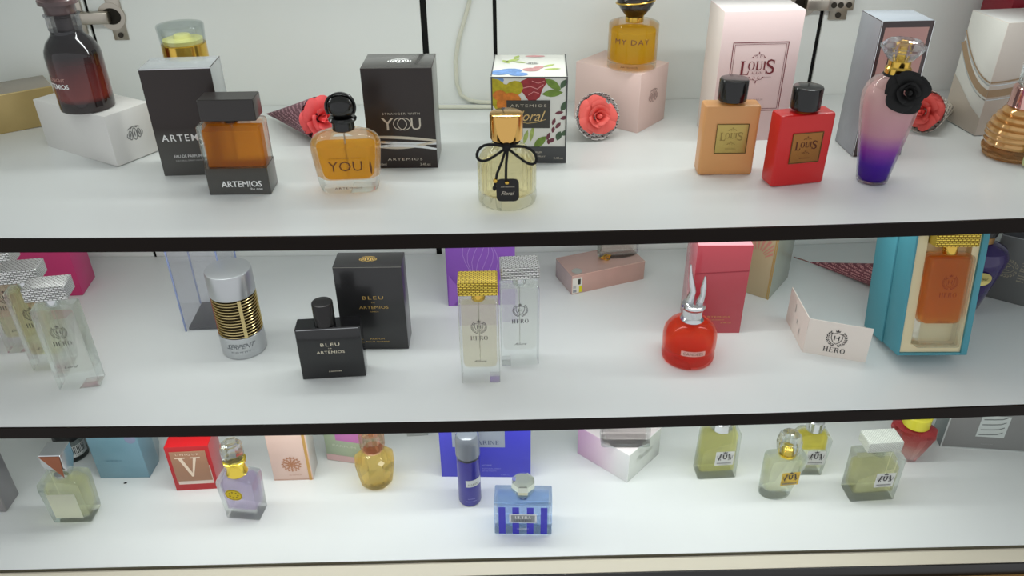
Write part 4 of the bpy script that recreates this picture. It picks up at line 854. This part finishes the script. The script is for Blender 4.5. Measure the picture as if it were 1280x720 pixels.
# turquoise presentation case leaning back, with bottle
w, D, L = .084, .095, .178
TQ = mat('turquoise_card', (72, 146, 160), rough=.5, noise=.04, scale=25); TQ2 = mat('turquoise_lid', (76, 150, 164), rough=.5)
loc = (.5225, .8665, zs(1, .52)+.0002)
t = Thing('presentation_case', 'turquoise presentation case leaning back, open to show the orange crested bottle', 'case', loc, -1.5, (w, D, L), tilt=-12)
t.box('lid', -w/2-.0015, w/2-.001, -.053, 0, 0, L, TQ2, bevel=.0006)
tr = t.box('tray_back', -w/2+.0026, w/2-.0076, -.072, -.0546, .0031, L-.0031, TQ, bevel=.0004)
for x0, x1, z0, z1 in ((-w/2, -w/2+.0025, 0, L), (w/2-.0075, w/2, 0, L), (-w/2+.0025, w/2-.0075, 0, .0030), (-w/2+.0025, w/2-.0075, L-.003, L)):
    t.box('tray_wall', x0, x1, -D, -.0545, z0, z1, TQ, bevel=.0004)
CRM = mat('cream_insert', (228, 214, 174), rough=.6)
ins = MB(); xl, xr = -w/2+.0026, w/2-.0076; bl, brr = -.0265, .0285-.0025
for x0, x1, z0, z1 in ((xl, bl, .0031, L-.0031), (brr, xr, .0031, L-.0031), (bl, brr, .0031, .0135), (bl, brr, .160, L-.0031)): ins.box(x0, x1, -D+.003, -.0725, z0, z1)
ins.box(bl, brr, -.0810, -.0722, .0135, .160); t.mb('insert', ins, CRM)
M = t.o.matrix_basis = Matrix.Translation(loc) @ Matrix.Rotation(R(-1.5), 4, 'Z') @ Matrix.Rotation(R(-12), 4, 'X')
pos = M @ Vector((-.0003, -.0935, .0137))
t = Thing('perfume_bottle', 'orange crested bottle with woven gold cap resting in the turquoise case', 'bottle', pos, -1.5, tilt=-12)
crest_bottle(t, WGOLD, liquid('deep_orange_liquid', (250, 172, 92), .4), 'Flame', w=.0515, d=.0245, h=.1150, ink=mat('rust_print', (120, 56, 20), rough=.5), bottom=.0300)
# indigo bottle and grey carton behind the case
x, y = .6330, .9120
t = bottle('perfume_bottle', 'indigo tapered bottle with gold plate behind the turquoise case', 1, (x, y), face_cam(x, y), (.07, .07, .1))
t.lathe('glass_body', [(.0165, 0), (.0185, .002), (.0255, .035), (.0330, .070), (.0345, .082), (.0300, .091), (.0160, .097), (.010, .098)], mat('indigo_glass', (52, 34, 92), rough=.1, coat=.5), 40)
t.lathe('collar', [(.010, .098), (.0115, .099), (.0115, .108)], mat('amber_collar', (170, 130, 80), rough=.3, metal=.5), 28)
t.lathe('cap', [(.012, .108), (.0135, .110), (.0135, .130), (.012, .132)], BLACK, 28)
t.flat('gold_plate', [ell(0, 0, .012, .0095, 0, 24)], mat('gold_disc', (214, 196, 120), rough=.3, metal=.4), u=.012, v=.060, bend=.0345)
t.text('Royal', BLACKP, u=.013, v=.060, w=.012, h=.005, shear=.4, bend=.0345, eps=.0006)
GY = mat('graphite_card', (106, 106, 104), rough=.4)
t = carton('perfume_carton', 'graphite grey crested carton lying behind the turquoise case', 1, (.6700, .9330), -35, .13, .060, .0965, (GY, mat('graphite_side', (70, 68, 72), rough=.4), mat('graphite_top', (64, 62, 68), rough=.4)))
BR_ = mat('bronze_grey_print', (158, 150, 130), rough=.4)
t.flat('crest', laurel_crest(.027), BR_, u=-.0475, v=.050, rot=90); t.flat('lettering', serif('HERO', .0085, .14), BR_, u=-.028, v=.049, rot=90)
t.flat('edge_line', [rect(-.065, .0955, .065, .0964)], mat('pale_edge', (150, 150, 152), rough=.4))

# ------------------------------------------------------------------ LOWEST SHELF
t = carton('perfume_carton', 'grey metallic carton cut by the picture edge, beside the silver-capped yellow bottle', 2, (-.780, .7985), 0, .088, .0352, .1016, (mat('pewter_card', (150, 146, 146), rough=.35, metal=.3), mat('pewter_side', (142, 140, 142), rough=.3, metal=.4), mat('pewter_top', (172, 172, 172), rough=.3, metal=.3)), bevel=.002)
# pale yellow bottle with faceted silver cap
w, d, h = .0530, .0318, .0770
t = bottle_fl('perfume_bottle', 'pale yellow square bottle with a faceted silver and bronze cap', 2, (-.6155, .7737), 0, w, d, h)
t.loft('glass_body', [(0, w-.010, d-.008, .002), (.004, w-.002, d-.001, .002), (.010, w, d, .002), (h-.012, w+.004, d+.003, .002), (h-.004, w+.002, d+.002, .002), (h, w-.010, d-.004, .002)], GLASS)
t.loft('liquid', [(.0125, w-.011, d-.010, .002), (h-.017, w-.007, d-.008, .002), (h-.012, w-.012, d-.010, .002)], liquid('lemon_liquid', (248, 246, 212), 0.08))
t.flat('front_panel', [rect(-.0185, .014, .0185, .058)], mat('frosted_panel', (240, 240, 222), rough=.3, trans=.6), fy=-d/2-.0016)
t.lathe('neck', [(.009, h-.001), (.009, h+.004)], SILVER, 24)
cp = t.loft('cap', [(h+.0035, .010, .010, .0006, .009, 0), (h+.024, .0275, .0265, .0006, .003, 0), (h+.045, .0285, .0275, .0006, .003, 0), (h+.0460, .027, .026, .0006, .003, 0)], SILVER)
t.flat('bronze_facet', [[(-.0105, .122), (.0165, .122), (.0125, .0845)]], mat('bronze_facet', (150, 92, 66), rough=.25, metal=.7), fy=-.0141, parent=cp)
t.flat('barcode', [rect(.0225, .081, .0230, .0825)], BLACKP, fy=-d/2-.003)
# tester vial with barcode behind it
x, y = -.6485, .9120
t = bottle('tester_vial', 'small clear vial with a black cap and barcode label behind the pale yellow bottle', 2, (x, y), face_cam(x, y)+14, (.04, .04, .07))
t.lathe('glass_body', [(.018, 0), (.0200, .001), (.0205, .003), (.0205, .034), (.018, .037)], glass('grey_tint_glass', (214, 218, 218)), 36)
lb = t.flat('barcode_label', [rect(-.014+.0035*k, -.010, -.014+.0035*(k+1), .010) for k in range(8)], mat('label_white', (224, 224, 222), rough=.5), u=.002, v=.020, bend=.0206)
t.flat('barcode', [rect(-.011+.0022*k, -.005, -.011+.0022*k+(.0012 if k % 3 else .0006), .009) for k in range(10)], BLACKP, u=.002, v=.020, bend=.0206, eps=.0006, parent=lb)
t.text('178 42', BLACKP, u=.002, v=.0120, w=.012, h=.002, bend=.0206, eps=.0006, parent=lb)
t.lathe('cap', [(.0188, .037), (.0206, .038), (.0206, .062), (.018, .064)], mat('black_speckle', (26, 26, 26), rough=.4, noise=.8, scale=700), 36)
# steel-blue carton with bevelled end
pl = [(-.5881, .8600), (-.5168, .8594), (-.5150, .8930), (-.5300, .935), (-.6150, .950), (-.6222, .9095)]
cx, cy = -.565, .905
t = Thing('perfume_carton', 'steel blue carton with a cut corner beside the barcode vial', 'box', (cx, cy, zs(2, cx)), 0, (.08, .09, .09))
t.mb('carton_body', MB().rings([[(px-cx, py-cy, 0) for px, py in pl], [(px-cx, py-cy, .10) for px, py in pl]]), mat('steel_blue_card', (112, 152, 168), rough=.3, coat=.5, noise=.1, scale=14), bevel=.0008)
t.text('EAU DE PARFUM', mat('blue_grey_print', (84, 122, 138), rough=.5), u=.005, v=.034, w=.022, h=.0026, fy=.8597-cy)
t.flat('blossom_print', [ell(0, 0, .008, .009), ell(.004, .008, .005, .006)], mat('mauve_blossom', (134, 142, 168), rough=.5), u=.038, v=.075, fy=.8595-cy)
# speck on the shelf
tag(MB().lathe([(.0002, 0), (.0022, .0004), (.0026, .0012), (.001, .002)], 8, sy=.5).build('paper_scrap', BLACKM), 'tiny dark scrap lying before the steel blue carton', 'scrap')
bpy.data.objects['paper_scrap'].location = (-.5480, .8490, zs(2, -.54)); bpy.data.objects['paper_scrap'].rotation_euler = (0, 0, .4)
# red carton with a V window
w, d, h = .0598, .042, .0816
RD = mat('cherry_card', (186, 30, 36), rough=.4)
t = carton('perfume_carton', 'red carton with a brown window panel showing a large V', 2, (-.4687, .8317), 2.5, w, d, h, (RD, mat('cherry_side', (190, 84, 88), rough=.3, coat=.5), mat('cherry_top', (206, 26, 32), rough=.35)))
t.flat('cream_strip', [rect(-.0235, .012, .0255, .046)], mat('cream_strip', (226, 208, 196), rough=.5), eps=.0003)
wp = t.box('window_panel', -.0245, .0245, -d/2-.0010, -d/2-.0003, .0185, .0735, mat('cocoa_panel', (166, 122, 94), rough=.35), bevel=.0002)
t.flat('lettering', xf([[(.02, 1), (.17, 1), (.47, .12), (.43, 0), (.39, 0)], [(.62, 1), (.74, 1), (.46, 0), (.40, 0)], rect(-.08, .95, .30, 1), rect(.50, .95, .88, 1)], .036, -.0160, .027, 0), mat('cream_letter', (236, 214, 190), rough=.4), eps=.0012, parent=wp)
t.text('UNIQUE', mat('cream_letter', (236, 214, 190)), u=-.001, v=.0680, w=.031, h=.0036, sp=1.3, eps=.0012, parent=wp)
t.flat('white_notch', [ell(0, .016, .012, .012, 0, 20)], mat('notch_cream', (222, 206, 196), rough=.5), 'top')
t.flat('white_edge', [rect(-.027, .012, .026, .0165)], mat('notch_cream', (222, 206, 196)), 'top', eps=.0005)
# lilac bottle with crystal stopper
w, d, h = .0480, .0290, .0755
t = bottle_fl('perfume_bottle', 'lilac faceted bottle with gold collar, gold medallion and crystal stopper', 2, (-.3830, .7780), -8, w, d, h)
t.loft('glass_body', [(0, w-.004, d-.003, .001), (.0015, w-.001, d-.001, .001), (.012, w-.001, d-.001, .001), (h-.012, w+.003, d+.003, .001), (h-.006, w+.002, d+.002, .001), (h, w-.016, d-.006, .001)], GLASS)
t.loft('liquid', [(.0175, w-.010, d-.009, .001), (h-.014, w-.007, d-.007, .001), (h-.008, w-.012, d-.009, .001)], liquid('lilac_liquid', (222, 210, 236), 0.15))
md = t.flat('medallion', [ell(-.0035, .048, .0120, .0098, 0, 28)], mat('medallion_gold', (214, 186, 30), rough=.35, metal=.5), fy=-d/2-.0012)
t.flat('medallion_relief', ring2(-.0035, .048, .0112, .0090, .0008, .0008, 24)+[ell(-.0035+.006*math.cos(k*.9), .048+.0048*math.sin(k*.9), .0016, .0013, k*40, 6) for k in range(7)], mat('medallion_dark', (130, 106, 20), rough=.4, metal=.5), fy=-d/2-.0015, parent=md)
t.lathe('collar', [(.0132, h-.001), (.0142, h+.0008), (.0125, h+.003), (.0118, h+.0165), (.0130, h+.018), (.0150, h+.0195), (.0152, h+.0225), (.0135, h+.0235)], BGOLD, 40)
t.lathe('stopper', [(.0115, h+.0235), (.0145, h+.027), (.0150, h+.045), (.0125, h+.050), (.0080, h+.052)], glass('crystal', (246, 248, 250), .35, 1.5), 8, smooth=0)
# peach carton with copper rosette
w, d, h = .0560, .0345, .105
t = carton('perfume_carton', 'pale peach carton with a copper lace rosette', 2, (-.3335, .8470), .5, w, d, h, (mat('peach_card', (226, 196, 182), rough=.4), mat('peach_side', (206, 200, 194), rough=.3, coat=.5), mat('peach_top', (230, 206, 196), rough=.4)))
CO = mat('copper_print', (192, 134, 100), rough=.4, metal=.3)
ro = []
for k in range(10): a = 36*k; ro += ring2(.0082*math.cos(R(a)), .0082*math.sin(R(a)), .0042, .0042, .0012, .0012, 8); ro.append(leaf(.0045*math.cos(R(a+18)), .0045*math.sin(R(a+18)), .006, .0022, a+18))
for k in range(16): ro.append(ell(.0128*math.cos(R(22.5*k)), .0128*math.sin(R(22.5*k)), .0018, .0012, 22.5*k, 6))
t.flat('rosette', ro+[ell(0, 0, .0025, .0025)], CO, u=.001, v=.0315)
t.flat('gold_stripe', [rect(w/2-.0055, 0, w/2-.0015, h)], mat('gold_stripe', (206, 160, 90), rough=.35, metal=.4))
t.flat('edge_line', [rect(-w/2, .002, w/2, .0026)], CO); t.text('EAU DE PARFUM', CO, u=.004, v=.0105, w=.018, h=.0016)
# sage and pink carton
w, d, h = .060, .038, .1
t = carton('perfume_carton', 'sage green carton with pink bands behind the golden faceted bottle', 2, (-.2640, .8880), -13, w, d, h, mat('sage_card', (164, 178, 152), rough=.4))
t.flat('pink_band', [rect(-w/2, .001, w/2, .013)], mat('dusty_rose_band', (206, 172, 172), rough=.4))
t.flat('magenta_band', [rect(-.012, .042, w/2, .060)], mat('orchid_band', (190, 112, 176), rough=.4)); t.text('PARFUM', mat('pale_sage_print', (206, 212, 196), rough=.5), u=.0, v=.032, w=.036, h=.004)
# golden faceted bottle
x, y = -.1842, .8390
t = bottle('perfume_bottle', 'golden faceted bottle with a pink fluted glass stopper', 2, (x, y), face_cam(x, y), (.06, .05, .1))
t.lathe('glass_body', [(.0165, 0), (.0205, .002), (.0235, .008), (.0275, .033), (.0295, .047), (.0280, .0515), (.0185, .0605), (.0130, .0635)], glass('pale_honey_glass', (255, 248, 226), .4), 8, smooth=0, ph=PI/8, sy=.85)
t.lathe('liquid', [(.0175, .0085), (.0205, .011), (.0240, .034), (.0250, .045), (.0180, .0535)], liquid('golden_liquid', (252, 238, 184), 0.1), 8, smooth=0, ph=PI/8, sy=.82)
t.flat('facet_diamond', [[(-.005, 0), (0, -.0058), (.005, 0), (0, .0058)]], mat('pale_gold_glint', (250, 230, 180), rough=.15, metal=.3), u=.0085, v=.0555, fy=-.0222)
t.lathe('collar', [(.0125, .0632), (.0135, .064), (.0135, .0668)], mat('peach_metal', (240, 190, 150), rough=.2, metal=.6), 28)
t.lathe('stopper', [(.0130, .0668), (.0160, .0685), (.0165, .072), (.0168, .093), (.0150, .096)], glass('pink_glass', (255, 242, 232), .55), 48, flute=12, fa=.05)
# small silver carton
t = carton('perfume_carton', 'silver grey carton mostly hidden under the shelf, beside the blue carton', 2, (-.1500, .935), 3, .032, .03, .09, mat('silver_grey_card', (178, 180, 176), rough=.35, metal=.3))
# blue-violet carton
w, d, h = .1285, .03, .13
BV = mat('ultramarine_card', (74, 72, 200), rough=.4)
t = carton('perfume_carton', 'large blue-violet carton with a silver name patch', 2, (-.0920, .8475), -2.5, w, d, h, BV)
t.flat('name_patch', [rect(-.046, .058, .028, .090)], mat('silver_patch', (170, 176, 184), rough=.35, metal=.3))
t.flat('lettering', xf(serif('MARINE', .0074, .16), 1.0, .0005, .0668), mat('steel_letters', (92, 100, 126), rough=.4), eps=.0005)
LV = mat('lavender_print', (160, 160, 226), rough=.5)
t.text('HOMME', LV, u=.0015, v=.0235, w=.014, h=.0030); t.text('NATURAL SPRAY', LV, u=.0085, v=.0170, w=.026, h=.0022); t.text('EAU DE TOILETTE', LV, u=.005, v=.0125, w=.020, h=.0020); t.text('3.4fl.oz', LV, u=.0275, v=.0050, w=.012, h=.0018)
# deodorant can
x, y = -.0500, .8034
t = bottle('spray_can', 'slim blue spray can with a grey dome cap', 2, (x, y), face_cam(x, y), (.032, .032, .123))
t.o['category'] = 'spray can'
t.lathe('can_body', [(.0125, 0), (.0150, .001), (.0157, .003), (.0157, .078), (.0150, .081)], mat('deep_blue_metal', (58, 52, 142), rough=.3, metal=.3, coat=.4), 44)
t.lathe('neck_ring', [(.0150, .081), (.0153, .0815), (.0153, .0855)], mat('dark_steel_ring', (48, 48, 58), rough=.35, metal=.5), 40)
t.lathe('cap', [(.0155, .0855), (.0167, .0865), (.0166, .110), (.0158, .1165), (.0135, .1205), (.0080, .1230), (.001, .1234)], mat('smoke_plastic', (112, 118, 126), rough=.25, coat=.3), 44)
lb = t.flat('label', [rect(-.011+.0024*k, -.0060, -.011+.0024*(k+1), .0060) for k in range(10)], mat('label_silver', (206, 208, 206), rough=.4), u=.006, v=.0440, bend=.0158)
t.flat('lettering', xf(serif('MARINE', .0032, .12), 1, .006, .0425), mat('olive_letters', (120, 120, 90), rough=.5), bend=.0158, eps=.0006, parent=lb)
t.text('HOMME', LV, u=.002, v=.0155, w=.010, h=.0016, bend=.0158); t.text('DEODORANT SPRAY', LV, u=.002, v=.0105, w=.016, h=.0014, bend=.0158)
# striped blue bottle
w, d, h = .0760, .0360, .0553
t = bottle_fl('perfume_bottle', 'low pale blue bottle with dark blue stripes and a faceted crystal stopper', 2, (-.0160, .7392), -3, w, d, h)
t.loft('glass_body', [(0, w-.003, d-.003, .0015), (.0012, w, d, .002), (h-.0012, w, d, .002), (h, w-.003, d-.003, .0015)], glass('ice_blue_glass', (240, 247, 255), .45))
t.loft('liquid', [(.0125, w-.009, d-.010, .002), (.0475, w-.009, d-.010, .002)], liquid('sky_liquid', (214, 231, 252), 0.08))
for u in (-.0275, -.0095, .0095, .0275): t.flat('stripe', [rect(u-.0044, .0015, u+.0044, .0510)], mat('cobalt_stripe', (62, 58, 186), rough=.3))
pt = t.box('name_plate', -.0180, .0180, -d/2-.0016, -d/2-.0005, .0235, .0395, mat('plate_frame', (214, 218, 222), rough=.25, metal=.6), bevel=.0003)
t.flat('plate_inset', [rect(-.0155, .0252, .0155, .0378)], mat('plate_grey', (140, 144, 148), rough=.3, metal=.4), eps=.0018, parent=pt)
t.flat('lettering', xf(serif('ULTRA', .0050, .1), 1, 0, .0345), WHITEP, eps=.0021, parent=pt); t.flat('lettering', xf(serif('MARINE', .0050, .1), 1, 0, .0285), mat('plate_dark', (70, 76, 88), rough=.4), eps=.0021, parent=pt)
t.text('HOMME', WHITEP, v=.0110, w=.016, h=.0028, sp=1.2)
t.lathe('collar', [(.0095, h-.0005), (.0100, h+.001), (.0100, h+.004)], SILVER, 28)
t.lathe('stopper', [(.0100, h+.004), (.0125, h+.006), (.0160, h+.014), (.0165, h+.019), (.0150, h+.026), (.0105, h+.0285)], mat('silver_crystal', (214, 220, 208), rough=.06, metal=.85), 8, smooth=0, ph=PI/8)
# pink-white carton with glass bottle on top
w, d, h = .0912, .0800, .0523
t = carton('perfume_carton', 'pink to white carton turned corner-on, under the clear rectangular bottle', 2, (.1082, .8900), -44, w, d, h, (ramp_mat('pink_white_card', [(0, (214, 168, 200)), (.45, (222, 196, 208)), (.8, (226, 222, 220)), (1, (226, 226, 222))], 0, -w/2, w/2, rough=.35, coat=.4), mat('pearl_wrap_side', (206, 210, 202), rough=.25, coat=.6, noise=.12, scale=30), mat('pearl_wrap_top', (232, 222, 222), rough=.3, coat=.5)))
t.text('Parfum', mat('pale_sage_letters', (176, 180, 170), rough=.5), 'right', .0, .030, w=.040, h=.010, shear=.4)
w2, d2, h2 = .0690, .032, .085
t = bottle_fl('perfume_bottle', 'clear rectangular bottle standing on the pink to white carton', 2, (.1362, .8435), -2, w2, d2, h2, .0523)
t.loft('glass_body', [(0, w2-.004, d2-.003, .003), (.0015, w2, d2, .004), (h2-.004, w2-.004, d2-.003, .004), (h2, w2-.016, d2-.012, .004)], GLASS)
t.loft('liquid', [(.0125, w2-.014, d2-.012, .004), (.065, w2-.015, d2-.012, .004)], liquid('rose_water_liquid', (252, 244, 244), .08))
t.text('PARFUM', mat('silver_print', (150, 156, 158), rough=.3, metal=.5), u=.0, v=.0062, w=.016, h=.0028, sp=1.15)
t.lathe('cap', [(.010, h2), (.012, h2+.001), (.012, h2+.020), (.010, h2+.021)], SILVER, 28)
# crested yellow bottles ------------------------------------------------
def crest_label(t, u, v, fy, m, ww=.0265, hh=.0255, tilt=0):
    p = t.flat('label', [rect(-ww/2, -hh/2, ww/2, hh/2)], m, u=u, v=v, fy=fy, eps=.0004, rot=tilt)
    t.flat('crest', xf(lion_crest(.0205), 1, 0, .0028), INK, u=u, v=v, fy=fy, eps=.0007, parent=p, rot=tilt)
    t.flat('small_print', [rect(-.010+.0026*k, -.0011, -.0082+.0026*k, .0011) for k in range(8)]+[rect(-.006, -.0030, .006, -.0026)], GREYP, u=u, v=v-.0085, fy=fy, eps=.0007, parent=p)
SLV = mat('silver_label', (206, 206, 202), rough=.35, metal=.2); GLB = mat('gold_label', (214, 178, 72), rough=.35, metal=.35)
YL = liquid('yellow_liquid', (244, 239, 176), 0.12); PY = liquid('pale_yellow_liquid', (248, 247, 224), 0.08); DY = liquid('canary_liquid', (252, 236, 112), 0.2)
w, d, h = .0560, .0290, .0835
t = bottle_fl('perfume_bottle', 'yellow upright bottle with a silver crest label, beside the pink to white carton', 2, (.2757, .8293), 2.5, w, d, h, group='yellow bottles with lion crest labels')
t.loft('glass_body', [(0, w-.003, d-.003, .002), (.0015, w, d, .003), (h-.003, w-.004, d, .003), (h, w-.008, d-.004, .002)], GLASS)
t.loft('liquid', [(.0125, w-.009, d-.010, .003), (.0760, w-.011, d-.010, .003)], YL)
crest_label(t, .006, .0395, -d/2, SLV)
t.lathe('cap', [(.0140, h), (.0155, h+.002), (.0150, h+.014), (.0125, h+.016)], SILVER, 10, smooth=0); t.lathe('cap_inset', [(.0085, h+.0158), (.0085, h+.0168)], BLACK, 20)
# leaning-profile bottle with crystal stopper
w, d, h = .0560, .0290, .0700
t = bottle('perfume_bottle', 'wedge-shaped pale yellow bottle with a gold crest label and crystal stopper', 2, (.3845, .8040), 5, (w, d, h), group='yellow bottles with lion crest labels')
MBo = MB(); n = 40
def wedge(z, k, inset=0):
    f_ = k; wx = (.0215+(.0275-.0215)*f_)-inset; dy = (.0165+(.0140-.0165)*f_)-inset; cx = -.0075*(1-f_); p = 2+4*f_; ring = []
    for j in range(n):
        a = 2*PI*j/n; c, s_ = math.cos(a), math.sin(a); ring.append((cx+wx*math.copysign(abs(c)**(2/p), c), dy*math.copysign(abs(s_)**(2/p), s_), z))
    return ring
MBo.rings([wedge(0, 0, .003), wedge(.0015, .02), wedge(.010, .12), wedge(.030, .42), wedge(.050, .75), wedge(.0665, 1), wedge(.0695, 1, .0012), wedge(.0700, 1, .003)]); t.mb('glass_body', MBo, GLASS)
MBo = MB(); MBo.rings([wedge(.015, .2, .0045), wedge(.030, .42, .0040), wedge(.052, .78, .0040), wedge(.0575, .85, .0045)]); t.mb('liquid', MBo, PY)
crest_label(t, .004, .0385, -.0148, GLB, .0255, .0235)
t.lathe('collar', [(.0110, .0698), (.0118, .071), (.0118, .0735)], BGOLD, 28)
t.lathe('stopper', [(.0105, .0735), (.0145, .078), (.0170, .092), (.0165, .100), (.0120, .107), (.0050, .110)], glass('crystal', (246, 248, 250), .35, 1.5), 9, smooth=0)
t.lathe('spray_head', [(.0060, .0735), (.0060, .0865), (.0040, .0880)], BGOLD, 20)
# bottle behind it
w, d, h = .0480, .0260, .0770
t = bottle_fl('perfume_bottle', 'canary yellow bottle with a silver crest label behind the wedge-shaped one', 2, (.4100, .8325), -2, w, d, h, group='yellow bottles with lion crest labels')
t.loft('glass_body', [(0, w-.008, d-.006, .002), (.0015, w-.004, d-.003, .003), (.040, w, d, .003), (h-.012, w+.002, d, .003), (h-.002, w-.010, d-.004, .003), (h, w-.014, d-.006, .002)], GLASS)
t.loft('liquid', [(.0480, w-.010, d-.010, .003), (.0680, w-.011, d-.010, .003)], DY); t.loft('lower_liquid', [(.0130, w-.012, d-.011, .003), (.0475, w-.010, d-.010, .003)], PY)
crest_label(t, .006, .0355, -d/2, SLV)
t.lathe('cap', [(.0100, h), (.0120, h+.002), (.0120, h+.018), (.0100, h+.020)], SILVER, 24)
# yellow bottle with white textured cap
w, d, h = .0622, .0335, .0750
t = bottle_fl('perfume_bottle', 'low pale yellow bottle with a white textured slab cap', 2, (.4770, .7800), 3, w, d, h, group='yellow bottles with lion crest labels')
t.loft('glass_body', [(0, w-.003, d-.003, .0015), (.0012, w, d, .002), (h-.0015, w+.001, d, .002), (h, w-.001, d-.002, .002)], GLASS)
t.loft('liquid', [(.0140, w-.010, d-.010, .002), (.0560, w-.009, d-.010, .002)], liquid('lime_yellow_liquid', (246, 243, 200), 0.1))
crest_label(t, .0085, .0395, -d/2, SLV)
t.lathe('neck', [(.0090, h-.001), (.0090, h+.0140)], GLASS, 28)
t.loft('cap', [(h+.0135, .046, .0270, .001, -.002, 0), (h+.0142, .0475, .0282, .0012, -.002, 0), (h+.0285, .0475, .0282, .0012, -.002, 0), (h+.0295, .046, .0268, .001, -.002, 0)], weave_mat('white_texture', (238, 242, 232), (150, 154, 146), metal=.15, sx=330, rough=.35))
# red heart-shaped bottle
x, y = .5915, .8660
t = bottle('perfume_bottle', 'tapering red glass bottle with a yellow cap behind the slab-capped bottle', 2, (x, y), face_cam(x, y), (.066, .04, .08))
t.lathe('glass_body', [(.0120, 0), (.0150, .002), (.0205, .018), (.0270, .038), (.0325, .055), (.0315, .060), (.0200, .0635), (.0130, .0640)], ramp_mat('red_fade_glass', [(0, (236, 196, 196)), (.35, (226, 176, 166)), (.6, (206, 96, 90)), (1, (176, 30, 40))], 2, 0, .064, rough=.04, trans=.7), 8, smooth=0, ph=PI/8, sy=.75)
t.lathe('cap', [(.0150, .0640), (.0185, .0650), (.0190, .0820), (.0175, .0840)], mat('lemon_cap', (236, 226, 70), rough=.25, trans=.2), 32)
# grey carton with a square mark
w, d, h = .130, .034, .12
GR = mat('ash_card', (134, 134, 132), rough=.35, coat=.2)
t = carton('perfume_carton', 'ash grey carton with a white square mark beside the tapering red bottle', 2, (.6530, .8865), -7.5, w, d, h, (GR, mat('ash_side', (118, 130, 130), rough=.3, coat=.4), GR))
t.flat('edge_line', [rect(-w/2, 0, -w/2+.0022, h), rect(-w/2, 0, w/2, .0022)], mat('pale_ash_edge', (186, 190, 188), rough=.3))
sq = t.flat('square_mark', [rect(-.0210, .0245, .0190, .0645)], mat('mark_white', (198, 204, 200), rough=.4), eps=.0004)
for k in range(4):
    z = .0285+k*.0095; t.flat('stripe', ribbon([(-.0175, z), (-.004, z+.0008), (.008, z+.0022), (.0145, z+.006)], .0016), mat('mark_grey', (112, 118, 116), rough=.4), eps=.0007, parent=sq)
t.text('PARFUM', mat('faint_grey_print', (158, 160, 158), rough=.5), u=-.001, v=.0105, w=.016, h=.0024)
